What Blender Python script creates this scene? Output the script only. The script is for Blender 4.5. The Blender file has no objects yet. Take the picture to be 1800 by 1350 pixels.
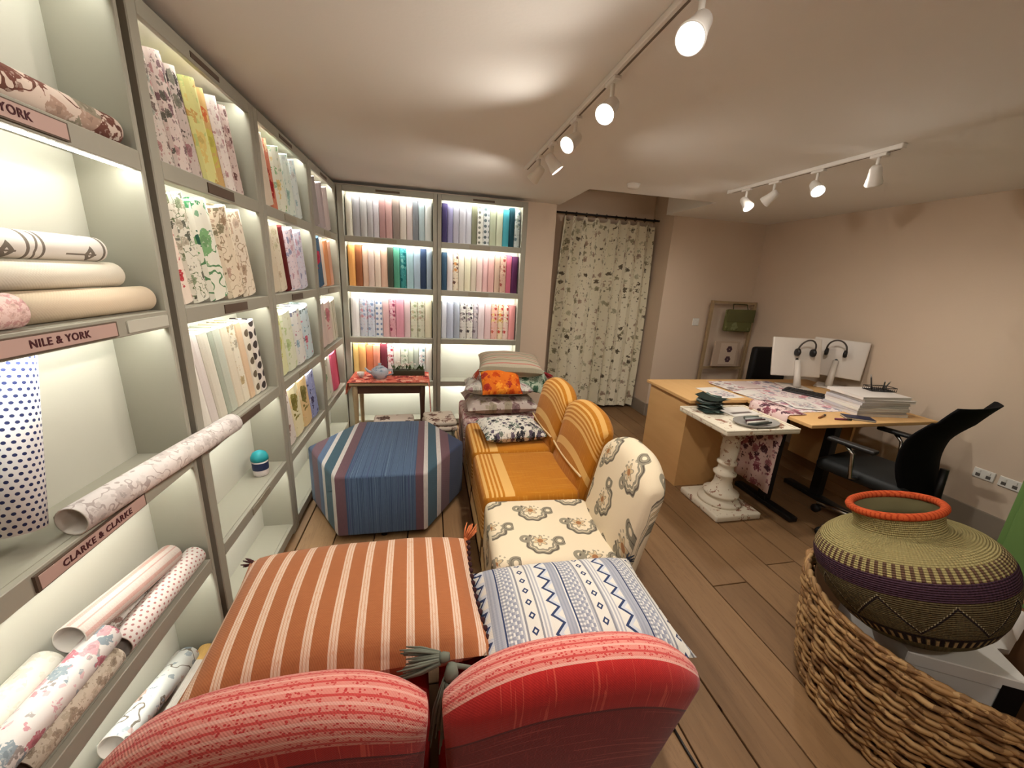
import bpy, bmesh, math, random
from mathutils import Matrix, Vector
random.seed(7)
PI = math.pi
SC = bpy.context.scene
COL = SC.collection

# ------------------------------------------------------------------ camera
CAM_YAW, CAM_PITCH, CAM_ROLL, FPX = 0.21758, 0.26643, -0.05518, 685.35
def make_camera():
    cy, sy, cp, sp = math.cos(CAM_YAW), math.sin(CAM_YAW), math.cos(CAM_PITCH), math.sin(CAM_PITCH)
    f = Vector((sy*cp, cy*cp, -sp)); r = Vector((cy, -sy, 0)); d = f.cross(r)
    c, s = math.cos(CAM_ROLL), math.sin(CAM_ROLL)
    r2 = c*r + s*d; d2 = -s*r + c*d
    cam = bpy.data.cameras.new('camera'); o = bpy.data.objects.new('camera', cam); COL.objects.link(o)
    cam.sensor_width = 36; cam.lens = FPX/1800*36; cam.clip_start = 0.02
    m = Matrix((( r2.x, -d2.x, -f.x, 0), (r2.y, -d2.y, -f.y, 0), (r2.z, -d2.z, -f.z, 1.55), (0, 0, 0, 1)))
    o.matrix_world = m
    SC.camera = o
make_camera()
# ------------------------------------------------------------------ world, exposure, light levels
w = bpy.data.worlds.new('world'); SC.world = w; w.use_nodes = True
w.node_tree.nodes['Background'].inputs[0].default_value = (1, .9, .78, 1)
w.node_tree.nodes['Background'].inputs[1].default_value = 0.05
vs = SC.view_settings
vs.view_transform = 'Standard'; vs.look = 'None'; vs.gamma = 1; vs.use_curve_mapping = False
vs.exposure = 0.15
SPOT_W, DESK_W, LED_E, LENS_E = 27.0, 27.0, 62.0, 60.0
SPOT_COL, LED_COL = (1, .94, .85), (.96, 1, .94)
SC.cycles.max_bounces = 6; SC.cycles.diffuse_bounces = 4; SC.cycles.glossy_bounces = 2
SC.cycles.use_adaptive_sampling = True; SC.cycles.adaptive_threshold = .09; SC.cycles.adaptive_min_samples = 16
SC.cycles.sample_clamp_indirect = 6

# ------------------------------------------------------------------ material toolkit
def c(r, g, b):
    def l(v):
        v /= 255
        return v/12.92 if v <= .04045 else ((v+.055)/1.055)**2.4
    return (l(r), l(g), l(b), 1)
class V:                                       # a float socket with arithmetic
    def __init__(s, nt, k): s.nt, s.k = nt, k
    def m(s, op, *a):
        n = s.nt.nodes.new('ShaderNodeMath'); n.operation = op
        for i, v in enumerate((s,)+a):
            if isinstance(v, V): s.nt.links.new(v.k, n.inputs[i])
            else: n.inputs[i].default_value = v
        return V(s.nt, n.outputs[0])
    def __add__(s, o): return s.m('ADD', o)
    def __sub__(s, o): return s.m('SUBTRACT', o)
    def __mul__(s, o): return s.m('MULTIPLY', o)
    def __truediv__(s, o): return s.m('DIVIDE', o)
    __radd__, __rmul__ = __add__, __mul__
    def __rsub__(s, o): return (s*-1.0)+o
    def fr(s): return s.m('FRACT')
    def fl(s): return s.m('FLOOR')
    def ab(s): return s.m('ABSOLUTE')
    def sq(s): return s.m('SQRT')
    def sn(s): return s.m('SINE')
    def lt(s, o): return s.m('LESS_THAN', o)
    def gt(s, o): return s.m('GREATER_THAN', o)
    def mn(s, o): return s.m('MINIMUM', o)
    def mx(s, o): return s.m('MAXIMUM', o)
    def btw(s, a, b): return s.gt(a)*s.lt(b)
    def tri(s): return ((s.fr()-.5).ab())*2     # triangle wave 0..1
class Mt:
    def __init__(s, name, col=(.5, .5, .5, 1), rough=.85, spec=.25, metal=0, sheen=0):
        s.mat = bpy.data.materials.new(name); s.mat.use_nodes = True
        s.nt = s.mat.node_tree; s.b = s.nt.nodes['Principled BSDF']
        s.b.inputs['Roughness'].default_value = rough
        s.b.inputs['Specular IOR Level'].default_value = spec
        s.b.inputs['Metallic'].default_value = metal
        if sheen: s.b.inputs['Sheen Weight'].default_value = sheen
        s.b.inputs['Base Color'].default_value = col
        s.cur = col
        s._uv = None
    def coord(s, kind='UV'):
        t = s.nt.nodes.new('ShaderNodeTexCoord'); return t.outputs[kind]
    def uv(s):
        if s._uv is None:
            sp = s.nt.nodes.new('ShaderNodeSeparateXYZ'); s.nt.links.new(s.coord('UV'), sp.inputs[0])
            s._uv = (V(s.nt, sp.outputs[0]), V(s.nt, sp.outputs[1]))
        return s._uv
    def vec(s, x, y, z=0.0):
        n = s.nt.nodes.new('ShaderNodeCombineXYZ')
        for i, v in enumerate((x, y, z)):
            if isinstance(v, V): s.nt.links.new(v.k, n.inputs[i])
            else: n.inputs[i].default_value = v
        return n.outputs[0]
    def noise(s, vec, scale, detail=3, rough=.55, dist=0):
        n = s.nt.nodes.new('ShaderNodeTexNoise'); s.nt.links.new(vec, n.inputs['Vector'])
        n.inputs['Scale'].default_value = scale; n.inputs['Detail'].default_value = detail
        n.inputs['Roughness'].default_value = rough; n.inputs['Distortion'].default_value = dist
        return V(s.nt, n.outputs[0])
    def voro(s, vec, scale, rand=1.0):
        n = s.nt.nodes.new('ShaderNodeTexVoronoi'); s.nt.links.new(vec, n.inputs['Vector'])
        n.inputs['Scale'].default_value = scale; n.inputs['Randomness'].default_value = rand
        sp = s.nt.nodes.new('ShaderNodeSeparateColor'); s.nt.links.new(n.outputs['Color'], sp.inputs[0])
        return V(s.nt, n.outputs['Distance']), V(s.nt, sp.outputs[0]), V(s.nt, sp.outputs[1])
    def mix(s, fac, b, a=None):                # cur = mix(cur, b, fac)
        n = s.nt.nodes.new('ShaderNodeMix'); n.data_type = 'RGBA'
        for i, v in ((0, fac), (6, s.cur if a is None else a), (7, b)):
            if isinstance(v, V): s.nt.links.new(v.k, n.inputs[i])
            elif isinstance(v, bpy.types.NodeSocket): s.nt.links.new(v, n.inputs[i])
            else: n.inputs[i].default_value = v
        s.cur = n.outputs[2]; return s
    def ramp(s, fac, cols):
        n = s.nt.nodes.new('ShaderNodeValToRGB'); n.color_ramp.interpolation = 'CONSTANT'
        s.nt.links.new(fac.k, n.inputs[0]); el = n.color_ramp.elements
        while len(el) < len(cols): el.new(.5)
        for i, col in enumerate(cols): el[i].position = i/len(cols); el[i].color = col
        return n.outputs[0]
    def bump(s, h, strength=.3, dist=.003):
        n = s.nt.nodes.new('ShaderNodeBump'); n.inputs['Strength'].default_value = strength
        n.inputs['Distance'].default_value = dist; s.nt.links.new(h.k, n.inputs['Height'])
        s.nt.links.new(n.outputs[0], s.b.inputs['Normal']); return s
    def weave(s, k=500, strength=.25):
        u, v = s.uv()
        return s.bump((u*k).sn()*(v*k).sn(), strength, .002)
    def done(s):
        if isinstance(s.cur, tuple): s.b.inputs['Base Color'].default_value = s.cur
        else: s.nt.links.new(s.cur, s.b.inputs['Base Color'])
        return s.mat
_cache = {}
def cached(f):
    def g(*a, **k):
        key = (f.__name__, repr(a), repr(k))
        if key not in _cache: _cache[key] = f(*a, **k)
        return _cache[key]
    return g
def dk(col, k): return (col[0]*k, col[1]*k, col[2]*k, 1)
@cached
def plain(col, rough=.8, spec=.25, metal=0):
    return Mt('plain_%d_%d_%d' % tuple(int(v*999) for v in col[:3]), col, rough, spec, metal).done()
@cached
def cloth(col, k=.86):                         # plain fabric with a fine slub
    m = Mt('cloth', col, .9, .1); u, v = m.uv()
    m.mix(m.noise(m.vec(u*40, v*400), 1, 2), dk(col, k))
    return m.weave(900, .06).done()
@cached
def floral(base, cols, scale=14, r=.42, stem=None, warp=.03):
    m = Mt('floral', base, .88, .1); u, v = m.uv()
    nz = m.noise(m.vec(u, v), scale*1.2, 2)-.5
    pet = (m.noise(m.vec(u, v, 7.3), scale*4.5, 2)-.5)*.9
    p = m.vec(u+nz*warp*.8, v-nz*warp*.8)
    if stem: m.mix((m.noise(m.vec(u, v, 3.1), scale*.8, 2)-.5).ab().lt(.014), stem)
    d2, a2, b2 = m.voro(p, scale*2.6)
    m.mix((d2+pet).lt(r*.7)*b2.gt(.4)*.8, m.ramp(a2, list(cols)[::-1]))
    d, a, b = m.voro(p, scale*1.15)
    m.mix((d+pet).lt(r)*b.gt(.25), m.ramp(a, list(cols)))
    m.mix((d+pet*.5).lt(r*.45)*b.gt(.25)*.6, m.ramp(a, [dk(k, .62) for k in cols]))
    m.mix(m.noise(m.vec(u, v, 1.7), scale*7, 2).gt(.62)*.35, base)
    return m.done()
@cached
def stripes_u(base, bands, period, axis=0, slub=.88):     # bands (start, width, colour) in metres within period
    m = Mt('striped_cloth', base, .9, .1); uv = m.uv(); t = uv[axis]; o = uv[1-axis]
    f = ((t/period).fr())*period
    for s0, wd, col in bands: m.mix(f.btw(s0, s0+wd), col)
    n = m.noise(m.vec(t*60, o*500), 1, 2); cur = m.cur
    m.mix(n*.35, (0, 0, 0, 1))
    return m.weave(1100, .12).done()
@cached
def dots(base, col, px, py, r, brick=True, ring=False):
    m = Mt('dotted_paper', base, .85, .12); u, v = m.uv()
    row = (v/py).fl()
    x = (u/px + (row*.5 if brick else 0)); x = x.fr()-.5
    y = (v/py).fr()-.5
    dd = ((x*px)*(x*px)+(y*py)*(y*py)).sq()
    k = dd.lt(r)
    if ring: k = k*dd.gt(r*.55)
    m.mix(k, col)
    return m.done()
@cached
def spine_ikat(base, col, py, px=.03, r=.011):
    return dots(base, col, px, py, r, False)

WHITE = plain(c(226, 222, 214), .6)
BLACK = plain(c(14, 13, 14), .55)
def mat_greige():
    m = Mt('greige_paint', c(150, 145, 131), .55, .3); n = m.noise(m.coord('Object'), 3, 2)
    m.mix(n*.25, c(142, 136, 121)); return m.done()
GREIGE = mat_greige()
GREIGE_LIT = Mt('greige_paint_lit', c(180, 176, 162), .7, .2).done()  # bookcase greige lightened for back panels: LED glow put into the colour
def mat_wall(name, col, col2):
    m = Mt(name, col, .92, .15); o = m.coord('Object')
    m.mix(m.noise(o, 1.3, 4)*.6, col2); return m.bump(m.noise(o, 60, 3), .08, .004).done()
WALL = mat_wall('wall_plaster', c(214, 194, 173), c(206, 184, 162))
CEIL = mat_wall('ceiling_paint', c(238, 234, 228), c(232, 227, 219))
SKIRT = Mt('skirting_paint', c(150, 138, 124), .5, .3).done()
def mat_plank():
    m = Mt('floor_board', c(150, 112, 78), .55, .3); o = m.coord('Object')
    inf = m.nt.nodes.new('ShaderNodeObjectInfo'); rnd = V(m.nt, inf.outputs['Random'])
    sp = m.nt.nodes.new('ShaderNodeSeparateXYZ'); m.nt.links.new(o, sp.inputs[0])
    x, y = V(m.nt, sp.outputs[0]), V(m.nt, sp.outputs[1])
    g = m.noise(m.vec(x*26, y*1.6+rnd*30, rnd*40), 1, 5, .6, .6)
    m.cur = c(150, 114, 78)
    m.mix(g, c(98, 70, 45)); m.mix((g*7).fr().lt(.12)*.45, c(92, 62, 40))
    m.mix(m.noise(m.vec(x*3, y*1.1, rnd*9), 1.5, 3)*.55, c(160, 126, 88))
    m.mix(rnd*.35, c(84, 60, 40))
    d, a, b = m.voro(m.vec(x*3.2, y*1.1, rnd*50), 1.6)
    m.mix(d.lt(.07)*b.gt(.5), c(66, 42, 26))
    return m.bump(g, .12, .004).done()
PLANK = mat_plank()
def mat_wood(name, a, b, sx=30, sy=2, ax='Object'):
    m = Mt(name, a, .5, .3); o = m.coord(ax)
    sp = m.nt.nodes.new('ShaderNodeSeparateXYZ'); m.nt.links.new(o, sp.inputs[0])
    x, y, z = (V(m.nt, k) for k in sp.outputs)
    g = m.noise(m.vec((x+z)*sx, y*sy, z*sx*.2), 1, 4, .6, .4)
    m.mix(g, b); return m.done()
OAK = mat_wood('oak_veneer', c(222, 180, 124), c(206, 160, 104), 14, 2)
PALEWOOD = mat_wood('pale_wood', c(170, 146, 112), c(146, 122, 90))
DARKWOOD = mat_wood('dark_wood', c(84, 52, 38), c(60, 34, 24))
CHROME = Mt('chrome', c(200, 200, 200), .22, .5, 1).done()
BRASS = Mt('brass', c(190, 150, 90), .35, .5, 1).done()
def emit(name, col, e):
    m = bpy.data.materials.new(name); m.use_nodes = True; b = m.node_tree.nodes['Principled BSDF']
    b.inputs['Base Color'].default_value = (.9, .9, .9, 1)
    b.inputs['Emission Color'].default_value = (*col, 1); b.inputs['Emission Strength'].default_value = e
    return m
LED = emit('led_strip', LED_COL, LED_E)
LED_BRIGHT = emit('led_strip_bright', LED_COL, LED_E*1.75)
LENS = emit('lamp_lens', SPOT_COL, LENS_E)

# ------------------------------------------------------------------ mesh toolkit
def link(o, parent=None):
    COL.objects.link(o)
    if parent: o.parent = parent
    return o
def tag(o, label, cat, group=None):
    o['label'] = label; o['category'] = cat
    if group: o['group'] = group
    return o
def thing(name, label, cat, loc=(0, 0, 0), rz=0, group=None, rot=None):
    o = bpy.data.objects.new(name, None); o.empty_display_size = .05; link(o)
    o.location = loc; o.rotation_euler = rot if rot else (0, 0, rz)
    return tag(o, label, cat, group)
def boxuv(me):
    ul = me.uv_layers.new(name='UV') if not me.uv_layers else me.uv_layers[0]
    vs_ = me.vertices
    for p in me.polygons:
        n = p.normal; ax = max(range(3), key=lambda i: abs(n[i]))
        a, b = ((1, 2), (0, 2), (0, 1))[ax]
        for li in p.loop_indices:
            co = vs_[me.loops[li].vertex_index].co; ul.data[li].uv = (co[a], co[b])
def obj(name, verts, faces, mat, parent=None, smooth=False, uv=None, loc=None, rot=None):
    me = bpy.data.meshes.new(name); me.from_pydata(verts, [], faces); me.update()
    for mm in (mat if isinstance(mat, (list, tuple)) else [mat]): me.materials.append(mm)
    if uv is None: boxuv(me)
    else:
        ul = me.uv_layers.new(name='UV')
        for p in me.polygons:
            for li in p.loop_indices: ul.data[li].uv = uv[me.loops[li].vertex_index]
    if smooth:
        for p in me.polygons: p.use_smooth = True
    o = link(bpy.data.objects.new(name, me), parent)
    if loc: o.location = loc
    if rot: o.rotation_euler = rot
    return o
class MB:                                      # collects boxes / tubes / lathes into ONE mesh
    def __init__(s): s.v, s.f = [], []
    def add(s, v, f):
        k = len(s.v); s.v += [tuple(p) for p in v]; s.f += [tuple(i+k for i in q) for q in f]; return s
    def box(s, x0, x1, y0, y1, z0, z1, M=None):
        v = [Vector((x, y, z)) for z in (z0, z1) for y in (y0, y1) for x in (x0, x1)]
        if M is not None: v = [M @ p for p in v]
        return s.add(v, [(0, 2, 3, 1), (4, 5, 7, 6), (0, 1, 5, 4), (2, 6, 7, 3), (0, 4, 6, 2), (1, 3, 7, 5)])
    def tube(s, pts, r, n=8, closed=False, cap=True):
        pts = [Vector(p) for p in pts]; m = len(pts)
        rr = r if isinstance(r, (list, tuple)) else [r]*m
        v, f = [], []
        up = None
        for i, p in enumerate(pts):
            a = pts[(i-1) % m] if (closed or i > 0) else p
            b = pts[(i+1) % m] if (closed or i < m-1) else p
            t = (b-a).normalized()
            if up is None: up = t.orthogonal().normalized()
            up = (up - t*up.dot(t)); up = up.normalized() if up.length > 1e-6 else t.orthogonal().normalized()
            q = t.cross(up)
            for k in range(n):
                an = 2*PI*k/n; v.append(p + (up*math.cos(an)+q*math.sin(an))*rr[i])
        for i in range(m if closed else m-1):
            j = (i+1) % m
            for k in range(n):
                l = (k+1) % n; f.append((i*n+k, i*n+l, j*n+l, j*n+k))
        if cap and not closed:
            f.append(tuple(range(n))[::-1]); f.append(tuple((m-1)*n+k for k in range(n)))
        return s.add(v, f)
    def lathe(s, prof, n=24, M=None, cap=True):
        v, f = [], []
        for r, z in prof:
            for k in range(n):
                a = 2*PI*k/n; p = Vector((r*math.cos(a), r*math.sin(a), z)); v.append(M @ p if M is not None else p)
        for i in range(len(prof)-1):
            for k in range(n):
                l = (k+1) % n; f.append((i*n+k, i*n+l, (i+1)*n+l, (i+1)*n+k))
        if cap:
            f.append(tuple(range(n))[::-1]); f.append(tuple((len(prof)-1)*n+k for k in range(n)))
        return s.add(v, f)
    def build(s, name, mat, parent=None, smooth=False, loc=None, rot=None):
        return obj(name, s.v, s.f, mat, parent, smooth, None, loc, rot)
def box(name, x0, x1, y0, y1, z0, z1, mat, parent=None, bev=0, seg=2, loc=None, rot=None):
    if not bev: return MB().box(x0, x1, y0, y1, z0, z1).build(name, mat, parent, False, loc, rot)
    bm = bmesh.new()
    bmesh.ops.create_cube(bm, size=1, matrix=Matrix.Translation(((x0+x1)/2, (y0+y1)/2, (z0+z1)/2)) @ Matrix.Diagonal((x1-x0, y1-y0, z1-z0, 1)))
    bmesh.ops.bevel(bm, geom=list(bm.edges), offset=bev, segments=seg, profile=.5, affect='EDGES')
    me = bpy.data.meshes.new(name); bm.to_mesh(me); bm.free(); me.materials.append(mat); boxuv(me)
    for p in me.polygons: p.use_smooth = seg > 1
    o = link(bpy.data.objects.new(name, me), parent)
    if loc: o.location = loc
    if rot: o.rotation_euler = rot
    return o
def struct(o): o['kind'] = 'structure'; return o
def slabs(name, mat, *bs):
    m = MB()
    for b in bs: m.box(*b)
    return struct(m.build(name, mat))

# ------------------------------------------------------------------ the room
XL, XR, YB, YF, ZC = -.96, 3.79, 4.10, -1.3, 2.285
AX0, AX1, AY = 1.27, 2.60, 4.52                # window alcove
fl = slabs('floor', plain(c(52, 36, 24), .9), (XL-.1, XR+.1, YF-.1, AY+.1, -.12, -.022))
def planks():
    x = XL; i = 0
    while x < XR:
        wd = random.choice((.195, .205, .215, .225)); x1 = min(x+wd, XR)
        cuts = sorted(random.uniform(YF+.3, AY-.3) for _ in range(2))
        if cuts[1]-cuts[0] < .5: cuts = [cuts[0]]
        ys = [YF]+cuts+[AY]
        for a, b in zip(ys, ys[1:]):
            h = random.uniform(-.0025, 0)
            box('plank', -(x1-x-.007)/2, (x1-x-.007)/2, -(b-a-.004)/2, (b-a-.004)/2, -.022, h, PLANK, fl, .0018, 1, ((x+x1)/2, (a+b)/2, 0))
        x = x1; i += 1
planks()
slabs('wall_left', WALL, (XL-.1, XL, YF, YB+.1, 0, ZC+.3))
slabs('wall_right', WALL, (XR, XR+.1, YF, YB+.1, 0, ZC+.3))
slabs('wall_front', WALL, (XL-.1, XR+.1, YF-.1, YF, 0, ZC+.3))
slabs('wall_back', WALL, (XL, AX0, YB, AY+.1, 0, ZC+.3), (AX1, XR, YB, AY+.1, 0, ZC+.3))
slabs('wall_alcove', WALL, (AX0-.02, AX1+.02, AY, AY+.1, 0, ZC+.3))
HX0, HX1, HY = 1.30, 2.50, 3.32
slabs('ceiling', CEIL, (XL, XR, YF, HY, ZC, ZC+.32), (XL, HX0, HY, YB, ZC, ZC+.32), (HX1, XR, HY, YB, ZC, ZC+.32),
      (XL, XR, HY-.01, AY+.1, ZC+.26, ZC+.33))
slabs('baseboard_right', SKIRT, (XR-.018, XR, YF, YB, 0, .15))
slabs('baseboard_back', SKIRT, (.94, AX0, YB-.018, YB, 0, .15), (AX1, XR, YB-.018, YB, 0, .15), (AX1-.018, AX1, YB, AY, 0, .15), (AX0, AX1, AY-.018, AY, 0, .15))

# ------------------------------------------------------------------ bookcases
ZT = 2.25
SH = [.07, .48, .92, 1.395, 1.835]             # shelf tops
TOPR = 2.20
PLATE = plain(c(176, 146, 136), .6)
PLATE_D = plain(c(86, 70, 58), .6)
PLATE_G = plain(c(140, 130, 112), .5)
INK = plain(c(70, 30, 34), .7)
DEP = .165
def bookcase(label, width, loc, rz, tl=.045, tr=.045, shelf_z=SH, plates=(), slot=True, led=LED):
    b = thing('bookcase', label, 'bookcase', loc, rz)
    box('side_panel', 0, tl, 0, DEP, 0, ZT, GREIGE, b, .003, 1)
    box('side_panel', width-tr, width, 0, DEP, 0, ZT, GREIGE, b, .003, 1)
    box('back_panel', tl, width-tr, DEP-.008, DEP, .02, ZT-.02, GREIGE_LIT, b)
    box('top_rail', tl, width-tr, 0, .02, TOPR, ZT, GREIGE, b, .002, 1)
    box('top_board', tl, width-tr, .02, DEP-.008, ZT-.02, ZT, GREIGE, b)
    box('plinth', tl, width-tr, .02, .04, 0, .03, SKIRT, b)
    for z in shelf_z:
        sh = box('shelf', tl, width-tr, .018, DEP-.008, z-.024, z, GREIGE, b)
        box('shelf_lip', tl, width-tr, 0, .018, z-.052, z, GREIGE, sh, .002, 1)
    for z in list(shelf_z[1:])+[ZT+.004]:
        zz = z-.0245 if z < ZT else ZT-.0205
        lo = .024 if (z > 1.8 and z < 2 and tr < .03) else 0
        box('led_strip', tl+.01, width-tr-.01, .0195, .030, zz-.006-lo, zz-lo, led, b)
    if slot:
        box('label_slot', width*.38, width*.62, -.002, 0, TOPR+.014, TOPR+.032, PLATE_D, b)
    for z, x0, x1, mt in plates:
        box('label_plate', x0, x1, -.004, 0, z-.044, z-.010, mt, b)
    return b
LX = -.79
def text_on(parent, s, size, lx, lz, y=-.0055, mat=INK):
    cu = bpy.data.curves.new('lettering', 'FONT'); cu.body = s; cu.size = size; cu.align_x = 'CENTER'; cu.align_y = 'CENTER'
    cu.offset = .0004; cu.extrude = .0006; cu.space_character = 1.12
    o = bpy.data.objects.new('lettering_curve', cu); COL.objects.link(o)
    me = bpy.data.meshes.new_from_object(o); bpy.data.objects.remove(o)
    me.materials.clear(); me.materials.append(mat)
    t = link(bpy.data.objects.new('lettering', me), parent); t.location = (lx, y, lz); t.rotation_euler = (PI/2, 0, 0)
    return t
def text_plate(bc, s, x0, x1, z, size, mt=PLATE):
    f = box('label_plate', x0, x1, -.006, 0, z-.046, z-.008, PLATE_D, bc)
    box('label_card', x0+.006, x1-.006, -.0075, -.006, z-.043, z-.011, mt, f)
    text_on(f, s, size, (x0+x1)/2, z-.027, -.0082)
H90 = PI/2
SH0 = [.07, .49, .92, 1.395, 1.835]
bc0 = bookcase('grey bookcase nearest the camera holding wallpaper rolls', .825, (LX, .60, 0), H90, .045, .018, SH0)
text_plate(bc0, 'NILE & YORK', .26, .59, 1.395, .023)
text_plate(bc0, 'NILE & YORK', .24, .57, 1.835, .023)
text_plate(bc0, 'CLARKE & CLARKE', .235, .56, .92, .0225)
box('label_plate', .63, .80, -.004, 0, 1.395-.044, 1.395-.012, GREIGE_LIT, bc0)
sp_ = lambda z, mt=PLATE_G: (z, .30, .50, mt)
bookcase('grey bookcase next to the roll shelves with a mug on it', .805, (LX, 1.46, 0), H90, plates=[sp_(.92, PLATE_D), sp_(1.395, PLATE_D), sp_(1.835, PLATE_D), sp_(.48)])
bookcase('grey bookcase in the middle of the left wall behind blue ottoman', .87, (LX, 2.27, 0), H90, plates=[sp_(.92), sp_(1.395, PLATE_D), sp_(1.835)])
bookcase('narrow-looking grey bookcase on left wall touching the room corner', .79, (LX, 3.15, 0), H90, plates=[sp_(1.395), sp_(1.835)])
bookcase('grey bookcase on the back wall behind the side table', .862, (-.785, 3.938, 0), 0, .05, .037, plates=[sp_(1.395), sp_(1.835), sp_(.92)], led=LED_BRIGHT)
bookcase('grey bookcase on the back wall beside the curtain alcove', .855, (.08, 3.938, 0), 0, .037, .05, plates=[sp_(1.395), sp_(1.835)], led=LED_BRIGHT)

# ------------------------------------------------------------------ sample books
def book_mesh(t, h, d):
    n = 5; pr = []
    for k in range(n+1):
        a = PI*k/n; pr.append((t/2-math.cos(a)*t/2, -.35*t*math.sin(a)*.5))
    pr += [(t, d), (t*.86, d), (t*.86, .012), (t*.14, .012), (t*.14, d), (0, d)]
    m = len(pr); v = [(x, y, z) for z in (0, h) for x, y in pr]
    f = [(i, (i+1) % m, (i+1) % m+m, i+m) for i in range(m)]
    for off, rev in ((0, True), (m, False)):
        polys = [[0]+list(range(1, n+1))+[n+3+0, n+4], [n, n+1, n+2, n+3], [0, n+4, n+5, n+6]]
        for q in polys:
            q = [i % m+off for i in q]
            f.append(tuple(q[::-1]) if rev else tuple(q))
    return v, f
PAGES = plain(c(214, 206, 190), .9)
def sample_book(label, t, h, d, mat, loc, rot, group, pages=True):
    v, f = book_mesh(t, h, d)
    if not pages:
        o = obj('sample_book', v, f, mat); o.location = loc; o.rotation_euler = rot
        return tag(o, label, 'book', group)
    b = thing('sample_book', label, 'book', loc, 0, group, rot)
    obj('cover', v, f, mat, b)
    box('pages', t*.15, t*.85, .014, d-.004, .003, h-.006, PAGES, b)
    return b
ORD = ['first', 'second', 'third', 'fourth', 'fifth', 'sixth', 'seventh', 'eighth', 'ninth', 'tenth', 'eleventh', 'twelfth', 'thirteenth', 'fourteenth', 'fifteenth']
# --- back wall rows: (colour name, material, relative thickness)
def P(n, r, g, b): return (n, cloth(c(r, g, b)))
def Fl(n, base, *cols, s=26): return (n, floral(c(*base), tuple(c(*k) for k in cols), s, .45))
def Dt(n, base, col, py=.05, r=.012): return (n, spine_ikat(c(*base), c(*col), py, .04, r))
BACK = {
 ('top shelf', 'left', 1.835): [P('ivory', 214, 206, 190), P('silver grey', 168, 164, 166), P('pale grey', 190, 186, 184), P('dove grey', 178, 172, 172), P('lilac white', 204, 196, 200), P('dusty rose', 176, 136, 134), P('blush pink', 198, 158, 154), P('taupe', 140, 124, 116), P('cream', 212, 200, 188), P('pink white', 206, 190, 186), P('slate grey', 128, 130, 136), P('pale blue', 176, 192, 196), P('mist white', 208, 210, 206)],
 ('second shelf', 'left', 1.395): [P('orange', 226, 164, 98), P('rust', 150, 92, 60), P('peach', 224, 190, 166), P('shell pink', 220, 196, 184), P('ivory pink', 226, 204, 186), P('apricot', 220, 182, 160), P('dark olive', 74, 78, 66), P('sea green', 84, 146, 122), Fl('teal floral', (60, 132, 132), (20, 90, 96), (120, 176, 170)), P('ice blue', 166, 196, 204), P('pale blue grey', 172, 190, 206), P('navy', 52, 66, 92), P('steel blue', 150, 162, 176)],
 ('third shelf', 'left', .92): [P('white', 226, 220, 216), Fl('blue sprig', (202, 204, 212), (146, 156, 184), (206, 150, 160)), Fl('blue floral', (200, 206, 218), (130, 148, 180), (184, 150, 168)), Dt('blue dotted', (222, 222, 226), (120, 140, 176)), P('pink stripe', 226, 186, 186), Fl('rose floral', (214, 160, 170), (150, 60, 90), (232, 200, 204)), P('bright pink', 226, 160, 176), P('pale rose', 228, 200, 202), Fl('green sprig', (214, 214, 194), (160, 168, 132), (196, 180, 150)), Fl('sage sprig', (206, 206, 186), (150, 154, 124), (180, 160, 140)), P('cream yellow', 230, 222, 196)],
 ('fourth shelf', 'left', .48): [P('yellow', 232, 196, 124), P('orange yellow', 230, 174, 110), P('coral', 222, 128, 88), P('salmon', 230, 150, 124), P('burgundy', 112, 50, 60), Fl('red dotted white', (230, 214, 212), (176, 60, 70), (214, 150, 150)), P('white', 226, 222, 210), Fl('green leaf white', (222, 222, 206), (150, 170, 140), (190, 200, 176)), P('pale green', 202, 210, 190), P('grey green', 176, 182, 168), Fl('blue mark white', (226, 226, 222), (120, 150, 156), (210, 190, 190)), P('chalk', 224, 216, 206)],
 ('top shelf', 'right', 1.835): [P('deep purple', 70, 62, 100), P('lavender', 150, 146, 180), P('lilac grey', 184, 182, 196), P('silver', 198, 196, 204), P('blue white', 204, 204, 214), P('moss grey', 128, 128, 106), Dt('spotted white', (218, 216, 206), (120, 120, 112), .045), Dt('grey dotted', (214, 216, 214), (96, 108, 112), .05, .014), P('pale sage', 186, 192, 166), P('pistachio', 204, 208, 182), P('turquoise', 76, 158, 172), P('ink teal', 34, 66, 76), Fl('grey teal sprig', (190, 200, 198), (90, 110, 120), (150, 160, 150))],
 ('second shelf', 'right', 1.395): [P('petrol blue', 60, 84, 106), P('pale mauve', 216, 206, 204), Fl('brown flower', (222, 208, 186), (96, 66, 60), (204, 140, 80)), P('cream', 222, 212, 192), P('primrose', 226, 218, 190), P('linen', 210, 196, 178), P('blush', 224, 196, 188), P('rose pink', 222, 180, 178), P('warm pink', 218, 170, 164), P('sand', 200, 170, 150), Fl('red sprig', (196, 160, 142), (150, 70, 66), (214, 180, 160)), P('raspberry', 190, 100, 120), P('plum', 84, 44, 76)],
 ('third shelf', 'right', .92): [P('ice white', 218, 220, 230), P('pale periwinkle', 190, 196, 214), P('grey blue', 172, 178, 190), Fl('dark leaf white', (214, 210, 204), (80, 72, 76), (150, 140, 140)), Fl('black bloom white', (220, 216, 206), (56, 52, 58), (150, 130, 140)), Fl('smoke floral', (186, 178, 184), (120, 104, 112), (212, 200, 200)), P('pale pink', 226, 208, 210), P('petal pink', 228, 196, 196), Fl('coral floral', (222, 176, 164), (190, 80, 70), (226, 200, 130)), Fl('red yellow floral', (226, 206, 176), (196, 60, 56), (220, 170, 80)), Fl('poppy floral', (224, 196, 184), (190, 50, 56), (230, 214, 180)), P('rose', 222, 150, 150)],
}
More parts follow.
